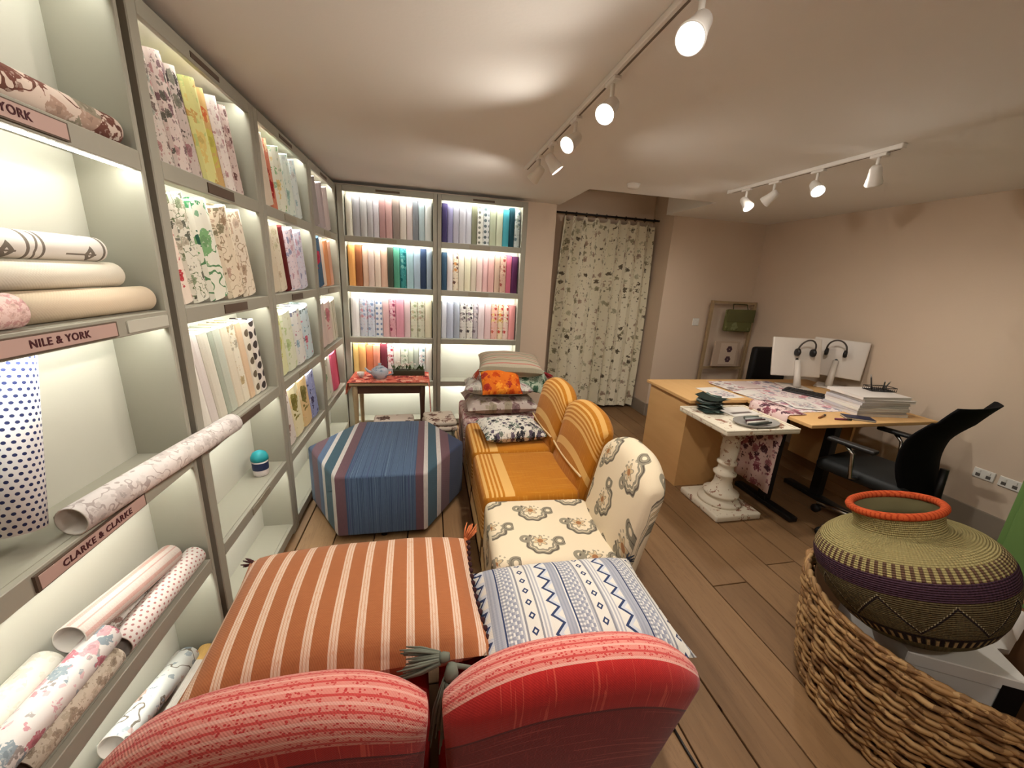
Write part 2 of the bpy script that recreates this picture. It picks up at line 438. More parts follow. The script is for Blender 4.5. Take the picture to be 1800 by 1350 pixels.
for (row, side, z), books in BACK.items():
    x0, x1 = (-.728, .035) if side == 'left' else (.122, .880)
    n = len(books); ws = [random.uniform(.85, 1.15) for _ in books]; k = (x1-x0-.004)/sum(ws); x = x0+.002
    for i, ((cn, mt), wd) in enumerate(zip(books, ws)):
        t = wd*k-.0025; h = random.uniform(.350, .372) if z < 1.8 else random.uniform(.335, .358)
        sample_book('%s sample book, %s from left on %s of back %s bookcase' % (cn, ORD[i], row, side), t, h, .088, mt,
                    (x, 3.938+random.uniform(.054, .062), z+.0005), (0, 0, 0), 'sample books on the back bookcases', False)
        x += wd*k
# --- left wall rows: leaning books
LEFT = [
 ('bay beside the rolls', 1.508, 2.216, 1.835, 'top row', .26, .335, [
   ('grey rose print', floral(c(196, 182, 172), (c(110, 96, 90), c(160, 120, 116), c(150, 150, 140)), 34, .5), .06),
   ('mauve print', floral(c(204, 186, 178), (c(120, 92, 96), c(170, 130, 128), c(96, 92, 84)), 30, .5), .062),
   ('charcoal bloom', floral(c(188, 172, 164), (c(70, 62, 60), c(150, 110, 112), c(120, 116, 104)), 22, .5), .06),
   ('lime and gold', floral(c(206, 200, 134), (c(190, 150, 90), c(206, 180, 110), c(178, 186, 120)), 14, .55), .075),
   ('orange gold', floral(c(196, 160, 104), (c(190, 100, 60), c(190, 180, 90), c(220, 190, 120)), 12, .55), .05),
   ('white pink', floral(c(224, 212, 204), (c(180, 140, 140), c(200, 180, 176)), 30, .4), .06),
   ('rosy brown', floral(c(206, 186, 178), (c(110, 80, 76), c(170, 136, 132)), 26, .45), .06)]),
 ('bay beside the rolls', 1.508, 2.216, 1.395, 'second row', .24, .35, [
   ('red on cream print', floral(c(224, 206, 190), (c(176, 60, 66), c(200, 110, 104)), 20, .45), .05),
   ('black fern print', floral(c(214, 208, 192), (c(90, 90, 78), c(130, 140, 110), c(170, 160, 140)), 24, .45, c(110, 120, 90)), .085),
   ('green leaf print', floral(c(222, 218, 202), (c(76, 140, 96), c(120, 160, 110), c(52, 92, 74)), 9, .5, c(90, 130, 90)), .11),
   ('brown blossom print', floral(c(216, 200, 176), (c(150, 124, 100), c(180, 150, 130), c(130, 120, 96)), 18, .42, c(150, 130, 106)), .12),
   ('sand blossom print', floral(c(218, 204, 184), (c(164, 140, 118), c(190, 166, 146)), 16, .42, c(160, 140, 116)), .10)]),
 ('bay beside the rolls', 1.508, 2.216, .92, 'third row', .20, .365, [
   ('white', cloth(c(222, 216, 204)), .05), ('pink white', cloth(c(216, 206, 200)), .048), ('ivory', cloth(c(216, 210, 194)), .05),
   ('sage grey', cloth(c(164, 170, 154)), .026), ('grey green', cloth(c(190, 194, 178)), .05), ('cream', cloth(c(218, 208, 186)), .05),
   ('cream sprig', floral(c(220, 212, 192), (c(180, 160, 120), c(170, 160, 140)), 18, .4), .05), ('peach', cloth(c(218, 190, 158)), .045),
   ('ikat spot', dots(c(218, 210, 192), c(104, 92, 76), .05, .07, .018, False), .048), ('black ikat', dots(c(216, 206, 196), c(66, 58, 56), .05, .055, .019, True), .055)]),
 ('middle left wall bay', 2.318, 3.092, 1.835, 'top row', .27, .345, [
   ('cream', cloth(c(216, 200, 180)), .12), ('crimson flower', floral(c(196, 120, 96), (c(150, 40, 40), c(214, 180, 140)), 16, .5), .06),
   ('spring green floral', floral(c(222, 222, 204), (c(110, 160, 100), c(214, 190, 130), c(150, 180, 150)), 14, .5), .12),
   ('mint print', floral(c(210, 218, 206), (c(150, 180, 170), c(200, 206, 200)), 16, .5), .12), ('pale aqua', floral(c(206, 212, 208), (c(160, 184, 186), c(190, 186, 180)), 20, .4), .10)]),
 ('middle left wall bay', 2.318, 3.092, 1.395, 'second row', .24, .35, [
   ('natural', cloth(c(206, 192, 168)), .09), ('sand print', floral(c(206, 194, 172), (c(180, 160, 136), c(190, 180, 150)), 20, .4), .09),
   ('dark red', cloth(c(96, 34, 34)), .06), ('pink lilac', floral(c(222, 206, 212), (c(190, 150, 160), c(150, 150, 176)), 22, .45), .12),
   ('lilac print', floral(c(206, 202, 214), (c(150, 150, 176), c(196, 160, 176)), 22, .45), .12)]),
 ('middle left wall bay', 2.318, 3.092, .92, 'third row', .22, .365, [
   ('lemon leaf', floral(c(216, 216, 170), (c(190, 190, 110), c(210, 214, 180)), 10, .5), .10), ('pale green leaf', floral(c(218, 220, 196), (c(180, 196, 140), c(200, 200, 170)), 12, .5), .12),
   ('white floral', floral(c(222, 220, 214), (c(190, 110, 130), c(150, 176, 190), c(130, 130, 150)), 14, .42), .13),
   ('sky blue floral', floral(c(198, 212, 216), (c(130, 170, 190), c(200, 90, 110), c(110, 120, 120)), 14, .45), .13)]),
 ('middle left wall bay', 2.318, 3.092, .48, 'fourth row', .26, .345, [
   ('white brown print', floral(c(216, 206, 196), (c(150, 120, 106), c(200, 180, 170)), 16, .4), .10),
   ('yellow bird print', floral(c(226, 216, 176), (c(214, 180, 90), c(130, 120, 60), c(226, 200, 150)), 8, .55), .14),
   ('orange bloom', floral(c(220, 190, 140), (c(206, 130, 70), c(120, 110, 60), c(226, 206, 170)), 8, .55), .13),
   ('navy flower', floral(c(150, 156, 196), (c(40, 42, 80), c(70, 60, 90), c(190, 190, 210)), 14, .5), .13)]),
 ('corner left wall bay', 3.20, 3.892, 1.835, 'top row', .25, .34, [
   ('grey', cloth(c(158, 150, 146)), .16), ('mauve grey', cloth(c(186, 172, 172)), .15), ('rose grey', cloth(c(206, 190, 186)), .14)]),
 ('corner left wall bay', 3.20, 3.892, 1.395, 'second row', .22, .35, [
   ('white green', floral(c(206, 212, 204), (c(80, 110, 110), c(150, 170, 160)), 14, .4), .07),
   ('dark blue bloom', floral(c(76, 100, 124), (c(40, 56, 76), c(180, 60, 80), c(110, 140, 160)), 9, .5), .15), ('peach white', cloth(c(226, 204, 186)), .10), ('terracotta', cloth(c(206, 140, 98)), .12), ('rose orange', cloth(c(214, 164, 140)), .10)]),
 ('corner left wall bay', 3.20, 3.892, .92, 'third row', .24, .36, [
   ('pale rose', cloth(c(216, 200, 192)), .16), ('peony', floral(c(214, 196, 186), (c(190, 120, 126), c(150, 150, 130)), 8, .5), .14), ('cream stripe', stripes_u(c(224, 216, 196), ((.0, .012, c(170, 170, 140)),), .04), .14)]),
 ('corner left wall bay', 3.20, 3.892, .48, 'fourth row', .24, .345, [
   ('pale green bloom', floral(c(206, 208, 192), (c(120, 150, 120), c(190, 196, 180)), 10, .45), .15), ('white', cloth(c(222, 214, 204)), .07), ('magenta pink', cloth(c(206, 96, 122)), .14), ('crimson', cloth(c(130, 40, 52)), .06)]),
]
for bay, y0, y1, z, row, lean, h, bks in LEFT:
    ch_ = .36 if z > 1.8 else .386; h = ch_-.012; y = y0+h*math.sin(lean)+.004
    kf = (y1-.012-y)*math.cos(lean)/sum(b[2]+.002 for b in bks)
    kf = min(kf, 1.45)
    for i, (cn, mt, t) in enumerate(bks):
        t *= kf
        if y+t*math.cos(lean) > y1: t = (y1-y)/math.cos(lean)-.002
        if t < .02: break
        hh = h-random.uniform(0, .015)
        sample_book('%s sample book leaning %s from left, %s, %s' % (cn, ORD[i], row, bay), t, min(hh, (ch_-.002-t*math.sin(lean))/math.cos(lean)), .094, mt,
                    (LX-.050-random.uniform(0, .006), y, z+.0005), (0, -lean, H90), 'sample books leaning on the left wall', True)
        y += (t+.002)/math.cos(lean)

# ------------------------------------------------------------------ wallpaper rolls
INNER = plain(c(206, 196, 186), .9)
INNER_D = plain(c(120, 96, 84), .9)
def roll(label, p0, p1, r, mat, inner=INNER, n=28, th=.0035):
    p0, p1 = Vector(p0), Vector(p1); ax = p1-p0; L = ax.length
    v, uv, f, mi = [], [], [], []
    rows = [(r, 0), (r, L*.5), (r, L), (r-th, L), (r-th, 0)]
    for ri, (rr, z) in enumerate(rows):
        for k in range(n+1):
            a = 2*PI*k/n; sp = 1-.0*a
            v.append((rr*math.cos(a), rr*math.sin(a), z)); uv.append((k/n*2*PI*r, z))
    for i in range(5):
        j = (i+1) % 5
        for k in range(n):
            f.append((i*(n+1)+k, i*(n+1)+k+1, j*(n+1)+k+1, j*(n+1)+k)); mi.append(0 if i < 2 else 1)
    b = thing('wallpaper_roll', label, 'roll', p0, 0, 'wallpaper rolls', ax.to_track_quat('Z', 'Y').to_euler())
    o = obj('paper', v, f, [mat, inner], b, True, uv)
    for p, i in zip(o.data.polygons, mi): p.material_index = i
    # the loose sheet edge along the roll, a little proud of it
    MB().box(r-.001, r+.0012, -.002, .012, .002, L-.002).build('paper_edge', mat, b)
    return b
R = roll
leafbrown = floral(c(206, 186, 172), (c(110, 70, 60), c(140, 130, 112), c(168, 140, 124)), 13, .5, c(100, 66, 56))
R('brown leaf wallpaper roll lying on the topmost visible roll shelf', (-.842, .66, 1.8725), (-.842, 1.385, 1.8725), .037, leafbrown)
R('cream white wallpaper roll behind brown leaf roll on top shelf', (-.915, .70, 1.866), (-.915, 1.24, 1.866), .030, cloth(c(220, 212, 200)))
R('pink speckled wallpaper roll at left end of second roll shelf', (-.829, .63, 1.431), (-.829, .985, 1.431), .0355, floral(c(220, 190, 182), (c(196, 150, 146), c(206, 170, 160)), 60, .5))
R('plain beige wallpaper roll lowest on second roll shelf', (-.850, 1.0, 1.431), (-.840, 1.395, 1.431), .0355, cloth(c(212, 192, 166), .95), INNER_D)
R('plain cream wallpaper roll in middle of pile, second roll shelf', (-.862, .96, 1.4985), (-.868, 1.335, 1.4985), .0325, cloth(c(218, 208, 190), .95), INNER_D)
R('pale plain wallpaper roll at the back of second roll shelf', (-.918, .72, 1.4265), (-.918, 1.30, 1.4265), .031, cloth(c(206, 198, 186)))
def mat_arrow():
    m = Mt('black_line_print', c(222, 214, 204), .85, .12); u, v = m.uv(); g = c(120, 110, 100)
    f = ((v/.21).fr()-.5)*.21; x = ((u/.075).fr()-.5)*.075
    m.mix(x.ab().lt(.0022)*f.lt(.02)*f.gt(-.07), g)
    m.mix((f.ab()+x.ab()*.8).btw(.006, .018), g)
    m.mix((f-.045).ab().lt(.004), g); m.mix((f-.06-x.ab()*.3).ab().lt(.003), g); m.mix((f-.082).ab().lt(.0035), g)
    return m.done()
R('white wallpaper roll with grey line motifs on top of pile', (-.874, .93, 1.5625), (-.874, 1.30, 1.5625), .031, mat_arrow(), INNER_D)
R('white wallpaper roll with navy dots standing upright on shelf', (-.868, .915, .972), (-.872, .998, 1.345), .048, dots(c(226, 224, 224), c(48, 54, 92), .0135, .0135, .0036))
R('white wallpaper roll with grey leaf lines jutting past shelf post', (-.802, .96, .9565), (-.737, 1.585, .9565), .0358, floral(c(216, 206, 200), (c(196, 184, 178), c(206, 196, 190)), 20, .5, c(176, 162, 156)))
pinkstripe = stripes_u(c(224, 208, 198), ((0, .012, c(218, 176, 164)), (.026, .004, c(210, 170, 160))), .05)
R('pink striped wallpaper roll resting on top of lower roll heap', (-.868, .955, .632), (-.862, 1.325, .580), .0365, pinkstripe)
R('white wallpaper roll with red dots at front of lower shelf', (-.828, 1.02, .5265), (-.826, 1.385, .5265), .0355, dots(c(224, 214, 206), c(176, 120, 116), .016, .016, .0035))
R('small brown sprig wallpaper roll behind red dotted roll', (-.905, 1.02, .5215), (-.905, 1.31, .5215), .0305, floral(c(218, 208, 198), (c(150, 120, 110), c(180, 150, 140)), 34, .45))
R('pink and grey floral wallpaper roll sloping at lower shelf', (-.822, .62, .594), (-.834, 1.0, .586), .037, floral(c(216, 208, 202), (c(190, 120, 130), c(140, 150, 156), c(150, 140, 136), c(206, 160, 164)), 22, .5))
R('cream damask wallpaper roll at back of lower shelf', (-.902, .62, .594), (-.902, .93, .594), .038, floral(c(210, 204, 192), (c(196, 188, 174), c(202, 196, 182)), 22, .5))
R('beige speckled wallpaper roll beneath the pink grey floral roll', (-.828, .74, .5225), (-.826, .995, .5225), .0315, floral(c(206, 194, 176), (c(160, 144, 126), c(186, 172, 152)), 44, .5), INNER_D)
R('pale plain wallpaper roll beneath the cream damask roll', (-.905, .66, .5215), (-.905, .98, .5215), .031, cloth(c(206, 198, 186)))
R('pale blue grey floral wallpaper roll on bottom shelf', (-.875, .985, .2145), (-.872, 1.325, .140), .037, floral(c(208, 208, 202), (c(150, 160, 170), c(190, 160, 150), c(130, 140, 146)), 14, .45, c(120, 110, 100)))
R('yellow ended cream wallpaper roll on bottom shelf', (-.832, .97, .1065), (-.830, 1.37, .1065), .036, stripes_u(c(216, 206, 194), ((.335, .07, c(222, 178, 108)),), .42, 1))
R('grey white wallpaper roll under the pale blue floral roll', (-.908, .90, .1055), (-.908, 1.36, .1055), .034, cloth(c(204, 198, 190)))

# ------------------------------------------------------------------ mug on the shelf
mg = thing('mug', 'teal topped white and navy mug on the left bookcase shelf', 'mug', (-.865, 2.075, .48))
mug_m = Mt('mug_glaze', c(220, 210, 206), .25, .5); u_, v_ = mug_m.uv()
MB().lathe([(.028, 0), (.034, .004), (.036, .03), (.037, .085), (.034, .085), (.032, .01)], 24).build('body', plain(c(218, 208, 204), .3), mg, True)
MB().lathe([(.0375, .035), (.0382, .04), (.0382, .07), (.0375, .075)], 24, None, False).build('painted_band', plain(c(40, 48, 76), .35), mg, True)
MB().lathe([(.0375, .083), (.041, .086), (.040, .105), (.030, .125), (.012, .135), (.0, .136)], 20).build('lid', plain(c(36, 130, 136), .45), mg, True)
MB().tube([(.0, .034, .07), (.0, .06, .068), (.0, .066, .045), (.0, .056, .022), (.0, .034, .02)], .005, 8).build('handle', plain(c(40, 48, 76), .35), mg, True)

# ------------------------------------------------------------------ slipper chairs
def at2(a, b): return a.m('ARCTAN2', b)
def mat_red(band, stripe2):
    m = Mt('red_kilim', c(168, 36, 34), .9, .1, sheen=.15); u, v = m.uv()
    red, deep, pink = c(184, 44, 38), c(136, 26, 26), c(198, 122, 110)
    m.cur = deep
    m.mix(m.noise(m.vec(u*5, v*260), 1, 3)*.8, c(108, 20, 22)); m.mix(m.noise(m.vec(u*260, v*20), 1, 2).gt(.6)*.25, c(176, 60, 54))
    m.mix((m.noise(m.vec(u*3, v*90, 4), 1, 1)).gt(.64)*.45, c(190, 84, 74))
    up = v.gt(-.15)                                       # upper gusset: streaks across
    n2 = m.noise(m.vec(u*120, v*3), 1, 2); low = m.cur
    m.cur = red; m.mix(n2, c(156, 30, 32)); m.mix(n2.gt(.62)*.5, c(222, 96, 76)); g = m.cur
    m.cur = low; m.mix(up, g)
    m.mix((v+.152).ab().lt(.004), c(96, 18, 22))
    pk = v.gt(band)
    d, a, b = m.voro(m.vec(u*1.0, v*1.5), 150); base = m.cur
    m.cur = pink; m.mix(d.lt(.42)*a.gt(.4), c(172, 56, 54)); m.mix(((v*1.0)/.028).fr().lt(.2), c(206, 150, 136)); m.mix(((v/.028)+.5).fr().lt(.16), c(180, 66, 62))
    pc = m.cur; m.cur = base; m.mix(pk, pc)
    return m.weave(1100, .22).done()
RED_A, RED_B = mat_red(-.105, 0), mat_red(-.028, 0)
def mat_redseat():
    m = Mt('red_seat', c(160, 36, 34), .9, .1); u, v = m.uv()
    m.mix(m.noise(m.vec(u*4, v*160), 1, 2), c(120, 24, 26)); return m.weave(1100, .22).done()
RED_S = mat_redseat()
def mat_mustard(bands):
    m = Mt('mustard_kilim', c(188, 122, 36), .9, .1, sheen=.1); u, v = m.uv()
    m.mix(m.noise(m.vec(u*8, v*120), 1, 2)*.6, c(162, 96, 24))
    m.mix(m.noise(m.vec(u*90, v*4), 1, 2).gt(.6)*.35, c(206, 150, 60))
    for s0, wd, k in bands: m.mix(v.btw(s0, s0+wd)*k, c(222, 176, 104))
    return m.weave(1100, .22).done()
MUST_S = mat_mustard(((.16, .055, .9), (.228, .012, .9), (.252, .012, .9), (.276, .012, .9), (.302, .016, .9)))
MUST_B = mat_mustard(((.0, .03, .8), (.05, .012, .9), (.075, .012, .9), (.10, .012, .9), (.125, .012, .9), (.15, .02, .9), (.275, .05, 1), (-.3, .03, .8), (-.12, .03, .8)))
def mat_paisley():
    m = Mt('paisley_linen', c(226, 210, 182), .9, .1); u, v = m.uv(); W, Hh = .235, .215
    m.mix(m.noise(m.vec(u*300, v*300), 1, 2)*.25, c(206, 186, 154))
    row = (v/Hh).fl(); x = ((u/W+row*.5).fr()-.5)*W; y = ((v/Hh).fr()-.5)*Hh; x, y = x*.68, y*.68
    grey, dark, tan = c(142, 134, 116), c(92, 84, 76), c(160, 112, 76)
    def rad(cx, cy): return ((x-cx)*(x-cx)+(y-cy)*(y-cy)).sq()
    d0 = rad(0, -.004); an = at2(y+.004, x)
    wob = (an*9).sn()*.0025
    m.mix((d0+wob).btw(.030, .053)*((x-.5*y).lt(.024)), grey)
    m.mix((d0+wob).btw(.046, .0505)*((x-.5*y).lt(.024)), dark); m.mix((d0+wob).btw(.037, .040)*((x-.5*y).lt(.024)), c(214, 198, 170))
    d1 = rad(.020, .046); m.mix(d1.btw(.006, .018), grey)
    d2 = rad(.004, -.058); m.mix(d2.btw(.007, .022), grey); m.mix(d2.btw(.014, .016), dark)
    d3 = rad(.008, .002); pet = (at2(y-.002, x-.008)*6).sn()*.006
    m.mix((d3+pet).lt(.020), c(200, 176, 140)); m.mix((d3+pet).btw(.016, .020), grey); m.mix(d3.lt(.009), tan)
    m.mix(((an*14).sn().gt(.4))*d0.btw(.030, .036)*.8, grey)
    return m.weave(1100, .15).done()
PAIS = mat_paisley()
LEGM = DARKWOOD
def chair_back(parent, w, z0, zt, th, lean, arch, taper, mat, yb=-.265, p=2.6):
    nx, nf = 28, 12; v, uv, f = [], [], []
    S = [-1+2*i/nx for i in range(nx+1)]
    S = [-1.0] + [s for s in S] + [1.0]
    for ci, s in enumerate(S):
        edge = ci in (0, len(S)-1)
        q = abs(s)**5
        t = th*(1-.42*q)*(.45 if edge else 1)
        top = zt - arch*abs(s)**p - (.012 if edge else 0)
        r = t/2; pts = []
        zs = top-r
        for k in range(nf+1): pts.append((r, z0+(zs-z0)*k/nf))
        for k in range(1, 8): a = PI*k/8; pts.append((r*math.cos(a), zs+r*math.sin(a)))
        for k in range(nf+1): pts.append((-r, zs+(z0-zs)*k/nf))
        L = [0]
        for a, b in zip(pts, pts[1:]): L.append(L[-1]+math.hypot(b[0]-a[0], b[1]-a[1]))
        mid = L[nf]+(L[nf+8]-L[nf])/2
        for (yy, zz), l in zip(pts, L):
            bulge = (1-abs(s)**2.2)*.018*math.sin(PI*min(1, max(0, (zz-z0)/(zt-z0))))
            tp = 1-taper*(1-(zz-z0)/(zt-z0))
            xx = s*w/2*tp*(1.012 if edge else 1)
            v.append((xx, yb-(zz-.42)*math.tan(lean)+yy+(bulge if yy > 0 else -bulge), zz)); uv.append((xx, mid-l))
    m = 2*nf+9
    for i in range(len(S)-1):
        for k in range(m-1): f.append((i*m+k, (i+1)*m+k, (i+1)*m+k+1, i*m+k+1))
        f.append((i*m+m-1, (i+1)*m+m-1, (i+1)*m, i*m))
    f.append(tuple(range(m))); e = (len(S)-1)*m; f.append(tuple(e+k for k in range(m))[::-1])
    # v > 0 on the front face, v < 0 on the rear
    uv = [(a, b) for a, b in uv]
    return obj('backrest', v, f, mat, parent, True, uv)
def slipper_chair(label, loc, rz, w, seat_m, back_m, zt=.80, arch=.13, group=None, taper=.1, lean=.20, fringe=None, welt=None, flip=1, th=.13):
    ch = thing('slipper_chair', label, 'chair', loc, rz, group)
    box('seat', -w/2, w/2, -.22, .335, .12, .425, seat_m, ch, .045, 4)
    b = chair_back(ch, w*.985, .13, zt, th, lean, arch, taper, back_m)
    if flip < 0:
        for l in b.data.uv_layers[0].data: l.uv[1] = -l.uv[1]
    for sx in (-1, 1):
        for yy in (-.26, .28):
            lg = MB().lathe([(.012, .035), (.015, .04), (.020, .10), (.022, .14)], 12).build('leg', LEGM, ch, True, (sx*(w/2-.05), yy, 0))
            MB().lathe([(.017, -.008), (.017, .008)], 14, Matrix.Translation((0, 0, .0175)) @ Matrix.Rotation(H90, 4, 'Y')).build('caster', BRASS, lg, True)
    if welt:
        zz = .50
        pts = [(x, -.265-(zz-.42)*math.tan(lean)+.068+.014*(1-(2*x/w)**2), zz) for x in [(-.45+.9*i/24)*w for i in range(25)]]
        MB().tube(pts, .007, 6).build('braid', welt, ch, True)
    if fringe:
        m = MB()
        for i in range(46):
            x = -w/2+.03+(w-.06)*i/45; m.tube([(x, .338, .15), (x+random.uniform(-.004, .004), .342, .07)], [.004, .002], 5)
        m.build('fringe', fringe, ch)
    return ch
BRAID = plain(c(214, 186, 140), .9)
slipper_chair('red kilim slipper chair at bottom left under the orange cushion', (-.31, .955, 0), .03, .61, RED_S, RED_A, zt=.775, group='red slipper chairs')
slipper_chair('red kilim slipper chair under the blue patterned cushion', (.34, .945, 0), -.03, .625, RED_S, RED_B, zt=.79, group='red slipper chairs')
slipper_chair('mustard striped slipper chair between paisley chair and cushion pile', (.615, 2.08, 0), H90, .55, MUST_S, MUST_B, zt=.84, arch=.075, group='mustard slipper chairs', welt=BRAID, fringe=BRAID, taper=.04)
slipper_chair('mustard striped slipper chair holding the black and white cushion', (.615, 2.64, 0), H90, .55, MUST_S, MUST_B, zt=.84, arch=.075, group='mustard slipper chairs', welt=BRAID, fringe=BRAID, taper=.04)
slipper_chair('cream slipper chair with grey paisley print', (.60, 1.525, 0), H90-.06, .50, PAIS, PAIS, zt=.84, arch=.10, taper=.03, fringe=BRAID)

# ------------------------------------------------------------------ cushions
def cushion_mesh(w, h, T, n=22, pinch=.05, e=.48, droop=None):
    v, uv, f = [], [], []
    for side in (1, -1):
        for j in range(n+1):
            for i in range(n+1):
                s, t = -1+2*i/n, -1+2*j/n
                x = w/2*s*(1-pinch*s*s*(1-t*t)); y = h/2*t*(1-pinch*t*t*(1-s*s))
                z = side*T/2*(max(0, (1-abs(s)**2.8)*(1-abs(t)**2.8)))**e
                z += .004*math.sin(9*s+4*t)*(1-s*s)*(1-t*t)
                if droop: z += droop(s, t)
                v.append((x, y, z)); uv.append((x, y))
    N = (n+1)**2
    for j in range(n):
        for i in range(n):
            a = j*(n+1)+i; f.append((a, a+1, a+n+2, a+n+1)); f.append((N+a, N+a+n+1, N+a+n+2, N+a+1))
    return v, f, uv
def cushion(label, w, h, T, mat, loc, rot, group=None, droop=None, pinch=.05, name='cushion'):
    cu = thing(name, label, 'cushion', loc, 0, group, rot)
    v, f, uv = cushion_mesh(w, h, T, pinch=pinch, droop=droop)
    obj('cover', v, f, mat, cu, True, uv)
    return cu
def tassel(parent, p, d, L, mat, n=14, r=.02, seed=0):
    rd = random.Random(seed); m = MB(); p = Vector(p); d = Vector(d).normalized(); a = d.orthogonal().normalized(); b = d.cross(a)
    m.tube([p, p+d*L*.12, p+d*L*.24], [r*.35, r*.5, r*.42], 8)
    for k in range(n):
        an = 2*PI*k/n+rd.uniform(-.2, .2); q = a*math.cos(an)+b*math.sin(an); rr = r*rd.uniform(.5, 1.5)
        m.tube([p+d*L*.2+q*r*.5, p+d*L*.6+q*rr*.8, p+d*L*rd.uniform(.85, 1.1)+q*rr], [.003, .0036, .0016], 5)
    return m.build('tassel', mat, parent, True)
def mat_orange():
    m = Mt('orange_stripe', c(166, 104, 66), .92, .1, sheen=.1); u, v = m.uv(); P_ = .0655
    m.mix(m.noise(m.vec(u*30, v*260), 1, 2)*.7, c(142, 82, 48))
    f = (u/P_).fr()
    m.mix(f.btw(.32, .66), c(208, 180, 158)); m.mix(f.btw(.40, .44), c(190, 142, 112)); m.mix(f.btw(.54, .57), c(190, 142, 112))
    n = m.noise(m.vec(u*300, v*60), 1, 2); m.mix(n.gt(.62)*f.btw(.3, .68)*.5, c(190, 128, 92))
    return m.weave(1100, .22).done()
oc = cushion('long orange cushion with white stripes on the red chair', .78, .53, .21, mat_orange(), (-.225, 1.085, .525), (-.03, .015, .045), droop=lambda s, t: -.03*max(0, -s)*max(0, -t))
trim = MB()
for k in range(16):
    y = -.24+.48*k/15; s = y/.26; x = .385*(1-.05*(1-s*s)) + .006
    trim.lathe([(.002, -.009), (.010, -.005), (.010, .005), (.002, .009)], 6, Matrix.Translation((x, y, .0)))
trim.build('pompom_trim', plain(c(52, 26, 28), .95), oc, True)
tassel(oc, (.375, .25, .0), (.5, .6, .45), .075, plain(c(196, 110, 66), .95), 10, .02, 1)
tassel(oc, (-.375, .25, .0), (-.6, .5, -.2), .05, plain(c(60, 30, 30), .95), 8, .012, 2)
tassel(oc, (-.375, -.25, -.03), (-.7, -.3, -.3), .07, plain(c(170, 96, 54), .95), 10, .016, 3)
def mat_blue():
    m = Mt('blue_geometric', c(206, 202, 196), .92, .1); u, v = m.uv(); P_ = .215
    g, navy, lt = c(128, 128, 134), c(52, 62, 92), c(206, 200, 190)
    x = (u/P_).fr()*P_
    fine = ((u/.011).fr().lt(.5)); m.mix(fine*.8, c(150, 150, 158))
    m.mix(((u/.011).fl()+(v/.011).fl()).m('MODULO', 2.0).ab().lt(.5)*x.btw(.0, .03)*.8, c(120, 124, 140))
    # diamond band
    db = x.btw(.045, .083); m.mix(db, lt)
    dd = ((x-.064).ab()*1.2+(((v/.048).fr()-.5)*.048).ab()); m.mix(db*dd.btw(.006, .0135), navy)
    m.mix((x-.042).ab().lt(.003), g); m.mix((x-.086).ab().lt(.003), g)
    # zigzag band
    zb = x.btw(.115, .160); m.mix(zb, lt)
    zz = ((v/.056).tri()-.5)*.030; m.mix(zb*(x-.1375-zz).ab().lt(.0052), navy)
    m.mix(zb*(x-.1375-zz).btw(.0052, .018)*.6, c(166, 176, 196))
    m.mix(x.btw(.160, .188)*.75, c(132, 136, 150)); m.mix((x-.195).ab().lt(.0025), navy)
    m.mix(x.btw(.198, .215)*((v/.013).fr().lt(.5))*.7, c(110, 114, 128))
    return m.weave(1100, .22).done()
bcn = cushion('blue and white zigzag patterned cushion on right red chair', .62, .43, .16, mat_blue(), (.452, .965, .508), (-.03, -.01, -.02))
GREYT = plain(c(98, 100, 88), .95)
MB().tube([(-.29, -.20, .02), (-.34, -.235, .10), (-.39, -.262, .15)], .006, 8).build('cord', GREYT, bcn, True)
tassel(bcn, (-.395, -.265, .155), (-.05, -.20, -.95), .17, GREYT, 46, .034, 4)
tassel(bcn, (-.40, -.255, .17), (-.85, .1, -.15), .11, GREYT, 28, .024, 5)
tassel(bcn, (.30, .205, .0), (.6, .5, -.3), .05, plain(c(36, 38, 46), .95), 10, .016, 6)
tr2 = MB()
for k in range(18):
    y = -.20+.40*k/17; tr2.lathe([(.002, -.008), (.008, -.004), (.008, .004), (.002, .008)], 6, Matrix.Translation((-.31*(1-.05*(1-(y/.215)**2))-.004, y, 0)))
tr2.build('pompom_trim', plain(c(40, 44, 62), .95), bcn, True)
bw = floral(c(214, 210, 200), (c(50, 50, 58), c(110, 120, 110), c(90, 80, 96)), 26, .5)
cushion('white cushion with black print lying on far mustard chair', .46, .34, .13, bw, (.585, 2.60, .487), (.05, .02, .12))
# pile beyond the mustard chairs
po = thing('ottoman', 'pink patterned upholstered stool beneath the cushion pile', 'ottoman', (.60, 3.22, 0))
pinkf = floral(c(216, 196, 190), (c(150, 90, 100), c(180, 130, 134), c(190, 160, 156)), 18, .5)
box('cushion_top', -.33, .33, -.27, .27, .26, .43, pinkf, po, .03, 3)
box('skirt', -.325, .325, -.265, .265, .03, .27, pinkf, po, .01, 1)
for sx in (-1, 1):
    for sy in (-1, 1): MB().lathe([(.015, 0), (.02, .05)], 10).build('foot', DARKWOOD, po, True, (sx*.27, sy*.21, 0))
cushion('mauve grey patterned cushion at the bottom of the pile', .62, .50, .15, floral(c(178, 164, 156), (c(120, 96, 96), c(150, 140, 120), c(200, 190, 180)), 12, .5), (.60, 3.21, .507), (.02, 0, .05), 'cushions in the far pile')
cushion('grey white leaf cushion second in the pile', .58, .48, .14, floral(c(196, 190, 180), (c(140, 140, 136), c(170, 166, 156), c(150, 120, 124)), 16, .5), (.585, 3.25, .632), (-.08, .0, -.08), 'cushions in the far pile')
cushion('orange silk cushion in the middle of the far pile', .34, .26, .10, floral(c(214, 110, 36), (c(190, 70, 26), c(230, 150, 50), c(160, 50, 40)), 14, .5), (.585, 3.08, .715), (.75, 0, .06), 'cushions in the far pile')
